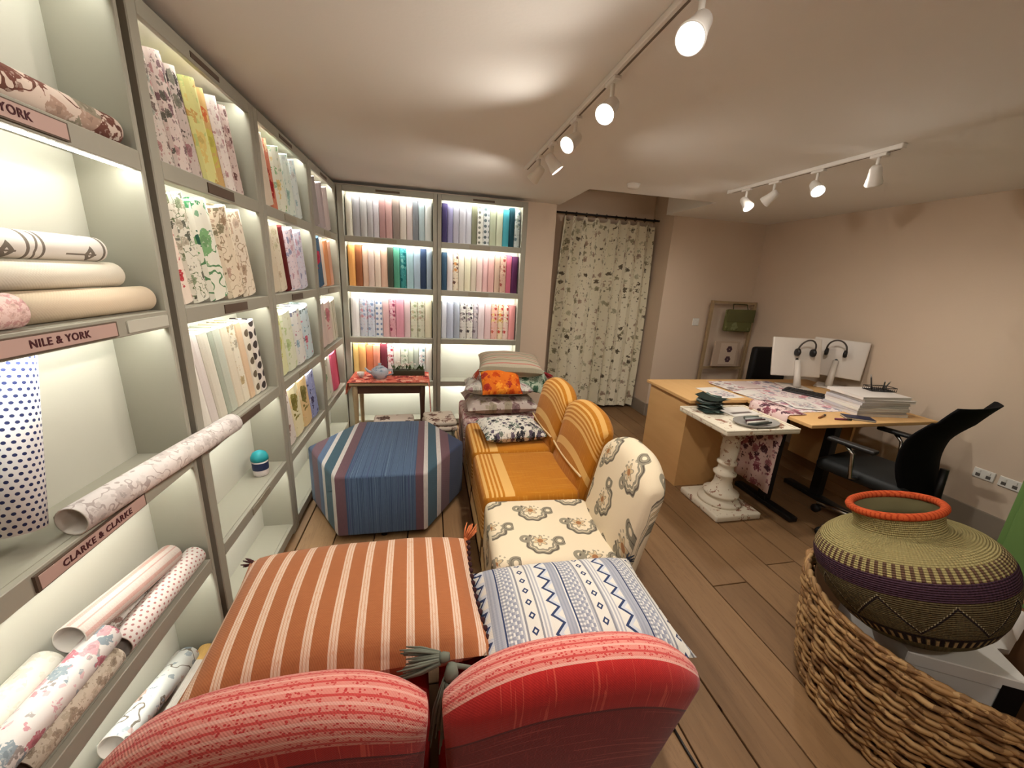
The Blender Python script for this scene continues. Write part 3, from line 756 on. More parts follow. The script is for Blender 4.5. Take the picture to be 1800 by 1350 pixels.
cushion('green printed cushion tucked at right of far pile', .30, .28, .10, floral(c(170, 180, 160), (c(60, 90, 70), c(110, 130, 110)), 14, .5), (.86, 3.20, .705), (.5, .2, -.3), 'cushions in the far pile')
stc = cushion('beige striped cushion topping the far pile', .56, .44, .17, stripes_u(c(190, 180, 158), ((.0, .010, c(196, 120, 110)), (.04, .02, c(160, 150, 128))), .085, 1), (.70, 3.30, .815), (.12, .02, -.10), 'cushions in the far pile')
tassel(stc, (.275, -.19, .0), (.6, -.5, -.2), .09, plain(c(130, 36, 40), .95), 12, .022, 9)
tassel(stc, (-.275, -.19, .0), (-.3, -.5, -.6), .09, plain(c(150, 60, 40), .95), 12, .02, 10)

# ------------------------------------------------------------------ hexagonal ottoman
def hexagon_ottoman():
    t = thing('ottoman', 'large hexagonal ottoman in blue striped fabric', 'ottoman', (-.268, 2.535, 0))
    m = Mt('blue_stripe', c(86, 106, 134), .9, .1, sheen=.1); u, v = m.uv()
    n = m.noise(m.vec(u*70, v*.2), 1, 2); m.mix(n.gt(.52), c(66, 84, 112)); m.mix(n.gt(.60), c(104, 126, 150)); m.mix(n.lt(.38), c(78, 88, 122))
    wh, mar, teal = c(206, 198, 192), c(112, 82, 88), c(66, 92, 104)
    for a, b, col in ((-.46, -.40, mar), (-.36, -.335, wh), (-.335, -.275, teal), (-.275, -.25, wh), (-.25, -.195, mar), (.19, .235, mar), (.235, .26, wh), (.26, .315, teal), (.315, .342, wh), (.342, .40, mar), (.40, .56, c(58, 66, 90)), (-.56, -.46, c(70, 88, 114))):
        m.mix(u.btw(a, b), col)
    m.mix(m.noise(m.vec(u*200, v*30), 1, 2)*.35, c(40, 48, 64))
    mat = m.weave(1100, .2).done()
    bm = bmesh.new()
    bmesh.ops.create_cone(bm, cap_ends=True, segments=6, radius1=.503, radius2=.503, depth=.385, matrix=Matrix.Translation((0, 0, .2325)) @ Matrix.Rotation(PI/6, 4, 'Z'))
    bmesh.ops.bevel(bm, geom=list(bm.edges), offset=.016, segments=3, profile=.5, affect='EDGES')
    me = bpy.data.meshes.new('body'); bm.to_mesh(me); bm.free(); me.materials.append(mat)
    ul = me.uv_layers.new(name='UV')
    for p in me.polygons:
        p.use_smooth = True
        for li in p.loop_indices:
            co = me.vertices[me.loops[li].vertex_index].co
            ul.data[li].uv = (co.x, co.y if p.normal.z > .7 else co.z)
    link(bpy.data.objects.new('body', me), t)
    ring = [(.526*math.cos(PI*k/3), .526*math.sin(PI*k/3), .418) for k in range(6)]
    for k in range(6):
        a = PI/3*k+PI/6; MB().lathe([(.018, 0), (.022, .045)], 10).build('foot', BLACK, t, True, (.38*math.cos(a), .38*math.sin(a), 0))
hexagon_ottoman()

# ------------------------------------------------------------------ side table with cloth and things on it
st = thing('side_table', 'small wooden side table draped with a red cloth', 'table', (-.345, 3.62, 0))
box('table_top', -.33, .33, -.19, .19, .575, .60, PALEWOOD, st, .004, 1)
box('apron', -.30, .30, -.165, -.145, .50, .575, DARKWOOD, st)
box('apron', -.30, .30, .145, .165, .50, .575, DARKWOOD, st)
box('apron', -.30, -.28, -.145, .145, .50, .575, DARKWOOD, st); box('apron', .28, .30, -.145, .145, .50, .575, DARKWOOD, st)
for sx in (-1, 1):
    for sy in (-1, 1):
        MB().lathe([(.014, 0), (.016, .02), (.019, .30), (.024, .46), (.026, .50), (.026, .575)], 12).build('leg', PALEWOOD if sx < 0 else DARKWOOD, st, True, (sx*.285, sy*.15, 0))
def sheet(name, label, cat, P3, mat, th=.004, nu=1):                # a thin cloth through a grid of points
    rows, cols = len(P3), len(P3[0]); v, f, uv = [], [], []
    L = 0
    for off in (0, -th):
        for i, rw in enumerate(P3):
            for j, p in enumerate(rw):
                a = Vector(P3[min(i+1, rows-1)][j])-Vector(P3[max(i-1, 0)][j]); b = Vector(P3[i][min(j+1, cols-1)])-Vector(P3[i][max(j-1, 0)])
                n = a.cross(b).normalized(); q = Vector(p)+n*off; v.append(tuple(q))
    # metre uv from accumulated lengths
    uu = [[0]*cols for _ in range(rows)]; vv = [[0]*cols for _ in range(rows)]
    for i in range(rows):
        for j in range(cols):
            if j: uu[i][j] = uu[i][j-1]+(Vector(P3[i][j])-Vector(P3[i][j-1])).length
            if i: vv[i][j] = vv[i-1][j]+(Vector(P3[i][j])-Vector(P3[i-1][j])).length
    uv = [(uu[i][j], vv[i][j]) for i in range(rows) for j in range(cols)]*2
    N = rows*cols
    for i in range(rows-1):
        for j in range(cols-1):
            a = i*cols+j; f.append((a, a+cols, a+cols+1, a+1)); f.append((N+a, N+a+1, N+a+cols+1, N+a+cols))
    bd = [j for j in range(cols)]+[i*cols+cols-1 for i in range(1, rows)]+[(rows-1)*cols+j for j in range(cols-2, -1, -1)]+[i*cols for i in range(rows-2, 0, -1)]
    for a, b in zip(bd, bd[1:]+bd[:1]): f.append((a, b, N+b, N+a))
    o = obj(name, v, f, mat, None, True, uv)
    return tag(o, label, cat)
TX, TY = -.345, 3.62
prof = [(-.355, .50), (-.345, .57), (-.338, .606), (-.30, .608), (0, .608), (.30, .608), (.338, .606), (.347, .52), (.352, .40), (.357, .30), (.362, .22)]
redcl = floral(c(206, 112, 92), (c(180, 60, 56), c(226, 170, 150), c(120, 40, 44)), 16, .5)
sheet('tablecloth', 'red patterned cloth over side table hanging down its right side', 'cloth',
      [[(TX+x, TY+y, z+(.004*math.sin(y*60) if z < .55 else 0)) for x, z in prof] for y in [-.198+.396*i/12 for i in range(13)]], redcl)
bowl = thing('teapot', 'pale grey blue teapot on the side table', 'teapot', (-.43, 3.56, .6085))
glz = floral(c(176, 182, 190), (c(120, 140, 160), c(200, 190, 200)), 20, .4)
MB().lathe([(.03, 0), (.055, .012), (.075, .05), (.072, .085), (.045, .105), (.0, .108)], 24).build('body', glz, bowl, True)
MB().lathe([(.04, .103), (.035, .115), (.012, .124), (.012, .132), (.016, .14), (.0, .146)], 18).build('lid', glz, bowl, True)
MB().tube([(-.06, 0, .05), (-.10, 0, .07), (-.125, 0, .10)], [.016, .011, .008], 8).build('spout', glz, bowl, True)
MB().tube([(.065, 0, .085), (.105, 0, .085), (.11, 0, .05), (.07, 0, .03)], .007, 8).build('handle', glz, bowl, True)
cupm = plain(c(214, 204, 196), .35)
cp = thing('cup', 'tiny cream cup left of the teapot', 'cup', (-.60, 3.60, .6085))
MB().lathe([(.018, 0), (.03, .03), (.032, .05), (.029, .05), (.016, .006)], 18).build('body', cupm, cp, True)
MB().tube([(.0, -.03, .042), (.0, -.048, .034), (.0, -.03, .015)], .004, 6).build('handle', cupm, cp, True)
tp = thing('planter', 'low dark trough with white flowers on the side table', 'planter', (-.19, 3.70, .6085))
box('trough', -.15, .15, -.045, .045, 0, .05, plain(c(62, 58, 40), .7), tp, .006, 2)
lv = MB()
for k in range(40):
    x, y = random.uniform(-.14, .14), random.uniform(-.04, .04); a = random.uniform(0, 6.3); h = random.uniform(.03, .07)
    d = Vector((math.cos(a), math.sin(a), 0)); p = Vector((x, y, .048)); q = p+d*.03+Vector((0, 0, h)); s = d.cross(Vector((0, 0, 1)))*.009
    lv.add([p, q*.5+p*.5+s, q, q*.5+p*.5-s], [(0, 1, 2, 3)])
lv.build('leaves', plain(c(64, 84, 50), .7), tp)['kind'] = 'stuff'
fw = MB()
for k in range(12): fw.lathe([(.002, -.008), (.013, -.002), (.012, .006), (.002, .010)], 8, Matrix.Translation((random.uniform(-.13, .06), random.uniform(-.03, .03), random.uniform(.09, .13))))
fw.build('blossoms', plain(c(222, 212, 200), .8), tp, True)['kind'] = 'stuff'
# folded textiles heaped on the floor between table and stool
def folded(label, loc, w, d, h, n, mat, rz):
    t = thing('folded_quilt', label, 'quilt', loc, rz, 'quilts on the floor')
    for k in range(n):
        box('fold', -w/2+.01*k, w/2-.006*k, -d/2+.008*k, d/2, h*k/n, h*(k+1)/n-.002, mat, t, h/n*.42, 3)
bq = floral(c(206, 190, 176), (c(84, 60, 52), c(120, 90, 80), c(64, 52, 46)), 8, .5)
folded('brown and cream printed quilt folded beneath the side table', (-.30, 3.235, 0), .40, .34, .33, 5, bq, .06)
folded('grey green quilt folded on floor behind hexagonal ottoman', (.085, 3.14, 0), .28, .30, .30, 5, floral(c(130, 128, 110), (c(80, 80, 70), c(160, 150, 136), c(60, 70, 64)), 12, .5), -.15)
folded('cream quilt with brown marks on top of the grey green quilt', (.085, 3.15, .30), .27, .28, .09, 2, floral(c(210, 196, 180), (c(110, 80, 70), c(150, 120, 110)), 12, .5), .1)

# ------------------------------------------------------------------ curtain in the alcove
def curtain():
    n, rows = 120, 16; X0, X1, Z0, Z1 = 1.44, 2.56, .04, 2.235
    v, uv, f = [], [], []
    for side in (0, 1):
        for r in range(rows+1):
            t = r/rows; z = Z1+(Z0-Z1)*t
            for i in range(n+1):
                s = i/n; ph = s*2*PI*8.5+.7*math.sin(s*9)
                amp = .034+.020*math.sin(s*13+1)*(.4+t)
                sc = .97+.05*math.sin(PI*t*.9)
                x = (X0+X1)/2+(X1-X0)*(s-.5)*sc-.05*t*(1-s)
                zz = z - (.022*(1-math.cos(ph))*max(0, 1-t*12))
                v.append((x+.008*math.sin(ph*2), 4.385+amp*math.sin(ph)+(.003 if side else 0), zz)); uv.append((s*1.9, z))
    N = (n+1)*(rows+1)
    for r in range(rows):
        for i in range(n):
            a = r*(n+1)+i; f.append((a, a+n+1, a+n+2, a+1)); f.append((N+a, N+a+1, N+a+n+2, N+a+n+1))
    m = floral(c(222, 214, 190), (c(100, 90, 74), c(148, 140, 114), c(162, 140, 122), c(172, 166, 140)), 11, .34, None)
    t = thing('curtain', 'floral printed curtain drawn across the back wall alcove', 'curtain', (0, 0, 0))
    obj('drape', v, f, m, t, True, uv)
    return t
ct = curtain()
cr = thing('curtain_rod', 'dark metal curtain rod at the top of the alcove', 'curtain rod', (0, 4.385, 2.262))
MB().tube([(AX0+.003, 0, 0), (AX1-.003, 0, 0)], .011, 10).build('rod', plain(c(34, 28, 24), .5), cr, True)
for k in range(10): MB().tube([(1.47+k*.118, .02*math.cos(a), .02*math.sin(a)-.004) for a in [2*PI*i/14 for i in range(14)]], .0035, 6, True).build('ring', plain(c(34, 28, 24), .5), cr, True)

# ------------------------------------------------------------------ track lighting
TRK = plain(c(238, 234, 228), .5)
def track(label, x, y0, y1):
    t = thing('light_track', label, 'light track', (x, 0, ZC))
    box('rail', -.018, .018, y0, y1, -.022, 0, TRK, t, .003, 1)
    box('end_cap', -.019, .019, y1-.02, y1+.004, -.024, -.0005, TRK, t)
    box('slot', -.004, .004, y0+.02, y1-.03, -.0235, -.0222, plain(c(120, 108, 96), .6), t)
def spot(label, x, y, aim, power, lit=True, cone=2.75):
    s = thing('spotlight', label, 'spotlight', (x, y, ZC-.022), 0, 'track spotlights')
    box('adapter', -.014, .014, -.04, .04, -.014, 0, TRK, s, .002, 1)
    MB().tube([(0, 0, -.012), (0, 0, -.07)], .008, 10).build('stem', TRK, s, True)
    d = Vector(aim).normalized(); q = d.to_track_quat('Z', 'Y')
    hd = MB().lathe([(.0, -.035), (.018, -.034), (.026, -.02), (.030, .02), (.038, .055), (.037, .062), (.034, .060), (.030, .045)], 24, None, False).build('head', TRK, s, True, (0, 0, -.085), q.to_euler())
    ln = MB().lathe([(.0, .050), (.031, .0505)], 24, None, False).build('lens', LENS if lit else plain(c(190, 180, 164), .3), hd, True)
    L = bpy.data.lights.new('lamp', 'SPOT'); L.energy = power; L.color = SPOT_COL; L.spot_size = cone; L.spot_blend = 1.0; L.shadow_soft_size = .035
    lo = bpy.data.objects.new('lamp', L); COL.objects.link(lo); lo.parent = s
    lo.location = Vector((0, 0, -.085))+d*.075; lo.rotation_euler = d.to_track_quat('-Z', 'Y').to_euler()
track('long white light track on the ceiling near the bookcases', .66, -1.0, 2.90)
track('short white light track on the ceiling above the desk', 2.28, 1.72, 2.90)
spot('nearest lit spotlight on the long track', .66, 1.06, (-.50, -.35, -.65), SPOT_W*.85)
spot('second nearest lit spotlight on the long track', .66, 1.56, (-.50, -.45, -.6), SPOT_W)
spot('third lit spotlight on the long track', .66, 1.94, (-.60, -.35, -.5), SPOT_W)
spot('fourth spotlight on the long track, aimed toward the camera', .66, 2.30, (.65, -.15, -.85), SPOT_W*1.8)
spot('last spotlight at the far end of the long track', .66, 2.56, (-.45, .5, -.6), SPOT_W*1.1)
spot('leftmost spotlight on the short track above the desk', 2.28, 2.72, (.1, -.6, -.65), DESK_W, True, 2.2)
spot('second spotlight from left on the short track', 2.28, 2.475, (-.3, .65, -.6), DESK_W, True, 2.2)
spot('third spotlight from left on the short track', 2.28, 2.165, (-.25, -.65, -.6), DESK_W, True, 2.2)
spot('rightmost spotlight on the short track', 2.28, 1.83, (.45, .25, -.85), DESK_W, True, 2.2)
for k, y in enumerate((.45, -.45)):
    spot('%s spotlight on the long track behind the camera position' % ORD[k], .66, y, ((0, .5, -.8), (.2, .6, -.7))[k], SPOT_W)
sd = thing('smoke_detector', 'small white smoke detector on the ceiling before the alcove', 'smoke detector', (1.53, 3.02, ZC))
MB().lathe([(.0, -.034), (.03, -.033), (.042, -.024), (.045, -.002)], 24).build('body', TRK, sd, True)
MB().lathe([(.05, -.008), (.05, 0)], 24).build('base', TRK, sd, True)

# ------------------------------------------------------------------ desks
d1 = thing('desk', 'oak desk with solid end panel nearest the alcove', 'desk', (1.93, 2.48, 0))
box('desk_top', -.03, 1.70, -.05, .56, .715, .74, OAK, d1, .003, 1)
box('end_panel', 0, .025, 0, .53, 0, .715, OAK, d1)
box('front_panel', .025, .46, 0, .02, 0, .715, OAK, d1)
box('cabinet_side', .44, .46, .02, .53, 0, .715, OAK, d1)
box('modesty_panel', .46, 1.66, .50, .52, .25, .715, OAK, d1)
box('end_panel', 1.66, 1.685, 0, .53, 0, .715, OAK, d1)
BLKM = plain(c(24, 22, 22), .45, .4)
d2 = thing('desk', 'sit-stand oak topped desk with black T-shaped feet', 'desk', (2.395, 1.89, 0))
box('desk_top', 0, 1.08, 0, .53, .717, .742, OAK, d2, .003, 1)
for x in (.10, .585):
    box('foot', x-.035, x+.035, .03, .55, .0, .035, BLKM, d2, .006, 2)
    box('column', x-.03, x+.03, .26, .33, .035, .70, BLKM, d2, .004, 1)
box('cross_rail', .08, .61, .25, .34, .69, .717, BLKM, d2)
# pedestal table
pt = thing('pedestal_table', 'distressed white pedestal table with square top and turned column', 'table', (2.10, 2.185, 0))
def mat_distress():
    m = Mt('distressed_paint', c(222, 212, 192), .7, .2); o = m.coord('Object'); n = m.noise(o, 9, 5, .7)
    m.mix(n.gt(.60), c(150, 110, 92)); m.mix(m.noise(o, 26, 4).gt(.64), c(176, 146, 122)); return m.bump(n, .2, .004).done()
DIS = mat_distress()
box('table_top', -.28, .28, -.245, .245, .66, .69, DIS, pt, .008, 2)
for a in ((-.28, .28, -.245, -.23), (-.28, .28, .23, .245), (-.28, -.265, -.23, .23), (.265, .28, -.23, .23)): box('raised_edge', a[0], a[1], a[2], a[3], .685, .698, DIS, pt, .003, 1)
MB().lathe([(.15, .05), (.145, .07), (.11, .085), (.105, .10), (.12, .11), (.12, .125), (.085, .14), (.062, .19), (.058, .24), (.075, .26), (.078, .275), (.055, .29), (.05, .33), (.066, .345), (.066, .36), (.052, .37), (.060, .45), (.056, .53), (.075, .55), (.078, .57), (.06, .60), (.10, .66)], 28).build('column', DIS, pt, True)
box('base', -.18, .18, -.205, .205, 0, .05, DIS, pt, .012, 2)
# printed sheets
pinkp = floral(c(224, 210, 206), (c(196, 130, 140), c(150, 120, 140), c(206, 170, 176), c(150, 150, 160)), 16, .5)
tag(box('printed_sheet', 2.45, 3.10, 2.12, 2.96, .7425, .7445, pinkp), 'pink floral printed sheet spread flat across both desks', 'printed sheet')
pts = [(2.372, .16), (2.376, .30), (2.380, .45), (2.384, .60), (2.386, .70), (2.388, .738), (2.398, .7472), (2.44, .7480), (2.54, .7480)]
sheet('printed_fabric', 'pink floral fabric hanging off the sit-stand desk beside the pedestal', 'fabric',
      [[(x-(.008+.008*math.sin(yy*40) if z < .6 else 0), yy-(.03*(.74-z) if z < .74 else 0), z) for x, z in pts] for yy in [2.06+.33*i/10 for i in range(11)]],
      floral(c(222, 196, 192), (c(130, 70, 84), c(170, 110, 120), c(90, 60, 70)), 14, .5), .003)
# catalogues in a stack
for k in range(7):
    dx, dy = random.uniform(-.015, .015), random.uniform(-.01, .01); z0 = .7435+k*.0205
    t = thing('catalogue', 'white catalogue, %s from the bottom of the desk stack' % ORD[k], 'catalogue', (3.14+dx, 2.13+dy, z0), random.uniform(-.05, .05)-.12, 'catalogues stacked on the desk')
    box('pages', -.19, .192, -.135, .135, .002, .018, plain(c(226, 220, 214), .8), t)
    cv = plain(c(*random.choice(((214, 206, 200), (190, 186, 188), (220, 214, 204)))), .5)
    box('cover', -.195, .195, -.14, .14, 0, .002, cv, t); box('cover', -.195, .195, -.14, .14, .018, .020, cv, t); box('spine', -.197, -.194, -.14, .14, 0, .020, cv, t)
zt_ = .7435+7*.0205
ph_ = thing('pen_tray', 'black wire pen tray on top of the catalogue stack', 'pen tray', (3.26, 2.16, zt_), -.2)
m = MB()
for z in (.004, .03):
    m.tube([(-.09, -.04, z), (.09, -.04, z), (.09, .04, z), (-.09, .04, z)], .003, 6, True)
m.build('frame', BLKM, ph_)
m = MB()
for i in range(13): m.tube([(-.09+.015*i, -.04, .003), (-.09+.015*i, .04, .003)], .0018, 5); m.tube([(-.09+.015*i, -.04, .003), (-.09+.015*i, -.04, .03)], .0018, 5); m.tube([(-.09+.015*i, .04, .003), (-.09+.015*i, .04, .03)], .0018, 5)
m.build('wires', BLKM, ph_)
for k, (x, y, dx, dy, h) in enumerate(((-.06, .01, -.03, .01, .11), (.02, -.01, .02, .015, .07), (.06, .015, .05, 0, .06))):
    p_ = thing('pen', ('tall black pen leaning left in the pen tray', 'short black pen upright in the pen tray', 'grey pen leaning right in the pen tray')[k], 'pen', (3.26+x, 2.16+y, zt_+.0065))
    MB().tube([(0, 0, 0), (dx*.8, dy*.8, h*.8)], .0045, 8).build('barrel', BLKM if k < 2 else plain(c(90, 86, 80), .5), p_, True)
    MB().tube([(dx*.8, dy*.8, h*.8), (dx, dy, h)], [.0045, .002], 8).build('tip', CHROME, p_, True)
kb = thing('keyboard', 'dark grey keyboard on the pink printed sheet', 'keyboard', (3.10, 2.50, .745), -1.05)
box('body', -.21, .21, -.075, .075, 0, .014, plain(c(58, 54, 54), .5), kb, .004, 2)
m = MB()
for i in range(14):
    for j in range(5): m.box(-.198+.0285*i, -.198+.0285*i+.024, -.066+.027*j, -.066+.027*j+.022, .014, .019)
m.build('keys', plain(c(38, 36, 38), .5), kb)
nb = thing('notebook', 'navy notebook on the front edge of the sit-stand desk', 'notebook', (2.87, 1.975, .743), -.5)
box('cover', -.085, .085, -.045, .045, 0, .002, plain(c(40, 40, 62), .5), nb); box('pages', -.083, .083, -.043, .043, .002, .011, PAGES, nb); box('cover', -.085, .085, -.045, .045, .011, .013, plain(c(40, 40, 62), .5), nb)
for k, (x, y, r, col, nm) in enumerate(((2.62, 2.02, .4, (150, 100, 60), 'brown'), (2.72, 1.96, -.2, (120, 60, 80), 'plum'))):
    mk = thing('marker', '%s marker pen lying on the sit-stand desk' % nm, 'marker', (x, y, .7495), r)
    MB().tube([(-.05, 0, 0), (.03, 0, 0)], .0065, 10).build('barrel', plain(c(*col), .5), mk, True); MB().tube([(.03, 0, 0), (.062, 0, 0)], .007, 10).build('cap', BLKM, mk, True)
mag = thing('magazine', 'open magazine on the oak desk behind the pedestal table', 'magazine', (2.62, 2.80, .7455), .1)
box('left_page', -.20, -.002, -.11, .11, 0, .008, floral(c(214, 206, 200), (c(180, 140, 140), c(150, 140, 140)), 12, .5), mag, .002, 1)
box('right_page', .002, .20, -.11, .11, 0, .008, plain(c(206, 186, 180), .6), mag, .002, 1)
for k, (x, y, r, nm) in enumerate(((2.56, 2.50, .25, 'white printed sheet lying on the pink floral sheet'), (2.74, 2.30, -.35, 'white paper sheet near the front of the sit-stand desk'), (2.30, 2.62, .1, 'white paper sheet on the bare left part of oak desk'))):
    ps = thing('paper_sheet', nm, 'paper', (x, y, .7490+.0004*k if k < 2 else .7405), r)
    box('sheet', -.105, .105, -.148, .148, 0, .0008, plain(c(222, 216, 208), .8), ps); box('printed_area', -.08, .08, -.12, .05, .0008, .0012, floral(c(214, 206, 200), (c(150, 150, 156), c(190, 160, 160)), 30, .5), ps)
# monitors seen from behind
WPL = plain(c(206, 196, 186), .4, .4)
def monitor(label, loc, rz, tilt, w, h):
    t = thing('monitor', label, 'monitor', loc, rz)            # local: back faces -y
    M_ = Matrix.Translation((0, 0, .26)) @ Matrix.Rotation(tilt, 4, 'X')
    o = box('screen_housing', -w/2, w/2, -.012, .012, -h/2, h/2, WPL, t, .01, 3); o.matrix_local = M_
    s = box('screen', -w/2+.012, w/2-.012, .0125, .0145, -h/2+.03, h/2-.012, BLACK, t); s.matrix_local = M_
    MB().tube([(0, -.10, .012), (0, -.075, .10), (0, -.03, .24)], [.030, .026, .022], 12).build('stand', WPL, t, True)
    box('foot', -.10, .10, -.17, .06, 0, .012, WPL, t, .005, 2)
    MB().lathe([(.012, -.002), (.012, .002)], 16, M_ @ Matrix.Translation((.0, -.013, -.02)) @ Matrix.Rotation(H90, 4, 'X')).build('port', BLKM, t)
    return t
monitor('white monitor seen from behind, left of the pair on desk', (3.17, 2.80, .7455), -.25, -.25, .42, .34)
monitor('white monitor seen nearly edge on, right of the pair', (3.62, 2.80, .7405), -1.0, -.2, .40, .34)
def headphones(label, loc, rot):
    t = thing('headphones', label, 'headphones', loc, 0, 'headphones hung on the monitors', rot)
    g = plain(c(70, 62, 56), .5)
    MB().tube([(.07*math.cos(a), 0, .085*math.sin(a)) for a in [PI*i/16-.1 for i in range(18)]], .007, 8).build('headband', g, t, True)
    for s in (-1, 1): MB().lathe([(.018, -.014), (.032, -.010), (.034, .006), (.024, .014)], 18, Matrix.Translation((s*.066, 0, -.03)) @ Matrix.Rotation(H90, 4, 'Y')).build('ear_cup', BLKM, t, True)
headphones('dark headphones hung behind the left white monitor', (3.20, 2.745, 1.085), (.25, 0, -.25))
headphones('dark headphones hung behind the right white monitor', (3.55, 2.77, 1.085), (.2, 0, -1.0))
# things on the pedestal table
def shard(label, loc, seed, cols):
    rd = random.Random(seed)
    t = thing('fabric_sample', label, 'fabric sample', loc, rd.uniform(-.5, .5), 'fabric samples on the pedestal table')
    for k in range(11):
        a = rd.uniform(-1.5, 1.5); z = .004+.009*k
        v, f, uv = cushion_mesh(rd.uniform(.13, .20), rd.uniform(.10, .14), .012, 8, .02, .3, lambda s_, t_: .02*abs(s_)**2*(k/10))
        M_ = Matrix.Translation((rd.uniform(-.02, .02), rd.uniform(-.02, .02), z+.004)) @ Matrix.Rotation(a, 4, 'Z') @ Matrix.Rotation(rd.uniform(-.05, .05), 4, 'X')
        obj('swatch', [tuple(M_ @ Vector(p)) for p in v], f, cloth(c(*cols[k % len(cols)])), t, True, uv)
shard('heap of dark green fabric swatches at left of pedestal table', (1.99, 2.33, .692), 3, ((60, 76, 70), (110, 124, 118), (44, 52, 46), (150, 160, 156)))
tray = thing('tray', 'oval silver tray of cutlery-like samples on pedestal table', 'tray', (2.14, 2.06, .6905))
EL = Matrix.Diagonal((1.55, 1, 1, 1))
MB().lathe([(.0, .002), (.085, .003), (.098, .02), (.104, .022), (.104, .018), (.088, .0), (.0, 0)], 32, EL, False).build('dish', plain(c(150, 146, 140), .35, .5), tray, True)
for k in range(5):
    MB().tube([(-.10+.01*k, -.05+.022*k, .016+.004*k), (.09-.012*k, -.03+.016*k, .02+.005*k)], [.012, .007], 8).build('sample_strip', plain(c(*((50, 56, 50), (206, 200, 190), (70, 40, 46), (160, 160, 156), (96, 104, 96))[k]), .4), tray, True)
ccard = thing('sample_card', 'flat white sample card lying on pedestal table', 'sample card', (2.21, 2.30, .6905), .1)
box('card', -.13, .13, -.09, .09, 0, .006, plain(c(214, 208, 200), .6), ccard); box('print_strip', -.10, .08, -.05, -.02, .006, .0068, plain(c(110, 100, 96), .7), ccard)
# office chair
oc_ = thing('office_chair', 'black office chair with flared mesh back at the desk', 'office chair', (2.84, 1.72, 0), .22)
nx, nz = 18, 18; v, f = [], []
for side in (0, 1):
    for j in range(nz+1):
        t = j/nz; z = .45+.58*t
        yb = -.24+.05*math.sin(PI*min(1, t*1.3))-.16*max(0, t-.55)**1.5*2.2
        hw = .225+.035*math.sin(PI*t*.9) - .05*max(0, .2-t)*2
        for i in range(nx+1):
            s = -1+2*i/nx
            v.append((s*hw, yb+.07*s*s-(.012 if side else 0), z-.03*s*s*(1 if t > .8 else 0)+.02*abs(s)**3*t))
N = (nx+1)*(nz+1)
for j in range(nz):
    for i in range(nx):
        a = j*(nx+1)+i; f.append((a, a+1, a+nx+2, a+nx+1)); f.append((N+a, N+a+nx+1, N+a+nx+2, N+a+1))
bd = list(range(nx+1))+[(j+1)*(nx+1)-1 for j in range(1, nz+1)]+[nz*(nx+1)+i for i in range(nx-1, -1, -1)]+[j*(nx+1) for j in range(nz-1, 0, -1)]
for a, b in zip(bd, bd[1:]+bd[:1]): f.append((b, a, N+a, N+b))
obj('backrest', v, f, plain(c(12, 11, 12), .8, .1), oc_, True)
box('seat', -.24, .24, -.20, .27, .42, .50, plain(c(22, 24, 24), .6, .3), oc_, .035, 4)
MB().tube([(0, -.17, .42), (0, -.26, .44), (0, -.25, .62)], .02, 8).build('back_support', BLKM, oc_, True)
MB().tube([(0, 0, .10), (0, 0, .42)], .026, 12).build('gas_lift', CHROME, oc_, True)
for s in (-1, 1):
    ar = MB().tube([(s*.22, .02, .46), (s*.30, .04, .47), (s*.30, .06, .62), (s*.30, .10, .66)], .012, 8).build('armrest', CHROME, oc_, True)
    box('arm_pad', s*.30-.03, s*.30+.03, -.05, .20, .66, .685, BLKM, ar, .01, 3)
for k in range(5):
    a = 2*PI*k/5+.25; d = Vector((math.cos(a), math.sin(a), 0))
    lg = MB().tube([d*.03+Vector((0, 0, .105)), d*.18+Vector((0, 0, .09)), d*.30+Vector((0, 0, .07))], [.024, .019, .014], 8).build('base_leg', CHROME, oc_, True)
    cx = d*.30
    MB().lathe([(.027, -.018), (.030, -.010), (.030, .010), (.027, .018)], 16, Matrix.Translation((cx.x, cx.y, .030)) @ Matrix.Rotation(a+H90, 4, 'Z') @ Matrix.Rotation(H90, 4, 'Y')).build('caster', BLKM, lg, True)
# black chair back beyond the desk
b2 = thing('upholstered_chair', 'black upholstered chair behind the oak desk by the wall', 'chair', (3.53, 3.43, 0))
box('backrest', -.22, .22, -.05, .03, .42, .99, BLACK, b2, .03, 3); box('seat', -.22, .22, .0, .40, .38, .46, BLACK, b2, .03, 3)
for sx in (-1, 1):
    for yy in (-.01, .36): MB().tube([(sx*.19, yy, 0), (sx*.19, yy, .40)], .014, 8).build('leg', BLKM, b2)
# sample rail in the corner
ra = thing('display_rail', 'pale wooden display frame standing in the back right corner', 'display rail', (3.47, 3.99, 0))
for x in (-.29, .28): box('post', x-.016, x+.016, -.016, .016, 0, 1.42, PALEWOOD, ra, .003, 1)
for z in (1.39, .62, .22): box('rail', -.274, .264, -.012, .012, z, z+.028, PALEWOOD, ra)
for x in (-.29, .28): box('foot', x-.02, x+.02, -.12, .09, 0, .03, PALEWOOD, ra)
gs = thing('hanging_bag', 'olive green fabric bag hanging on the wooden frame', 'bag', (3.52, 3.935, 1.08))
box('body', -.18, .17, -.03, .03, 0, .25, floral(c(104, 104, 66), (c(130, 132, 92), c(84, 84, 50)), 9, .5), gs, .02, 3)
box('flap', -.185, .175, -.04, -.028, .11, .255, plain(c(96, 94, 58), .9), gs, .006, 2)
MB().tube([(-.10, 0, .25), (-.09, .02, .31), (.09, .02, .31), (.10, 0, .25)], .006, 6).build('strap', plain(c(70, 66, 40), .9), gs)
hs = thing('hanging_sample', 'small beige panel with two dark flowers on wooden frame', 'sample panel', (3.44, 3.945, .66))
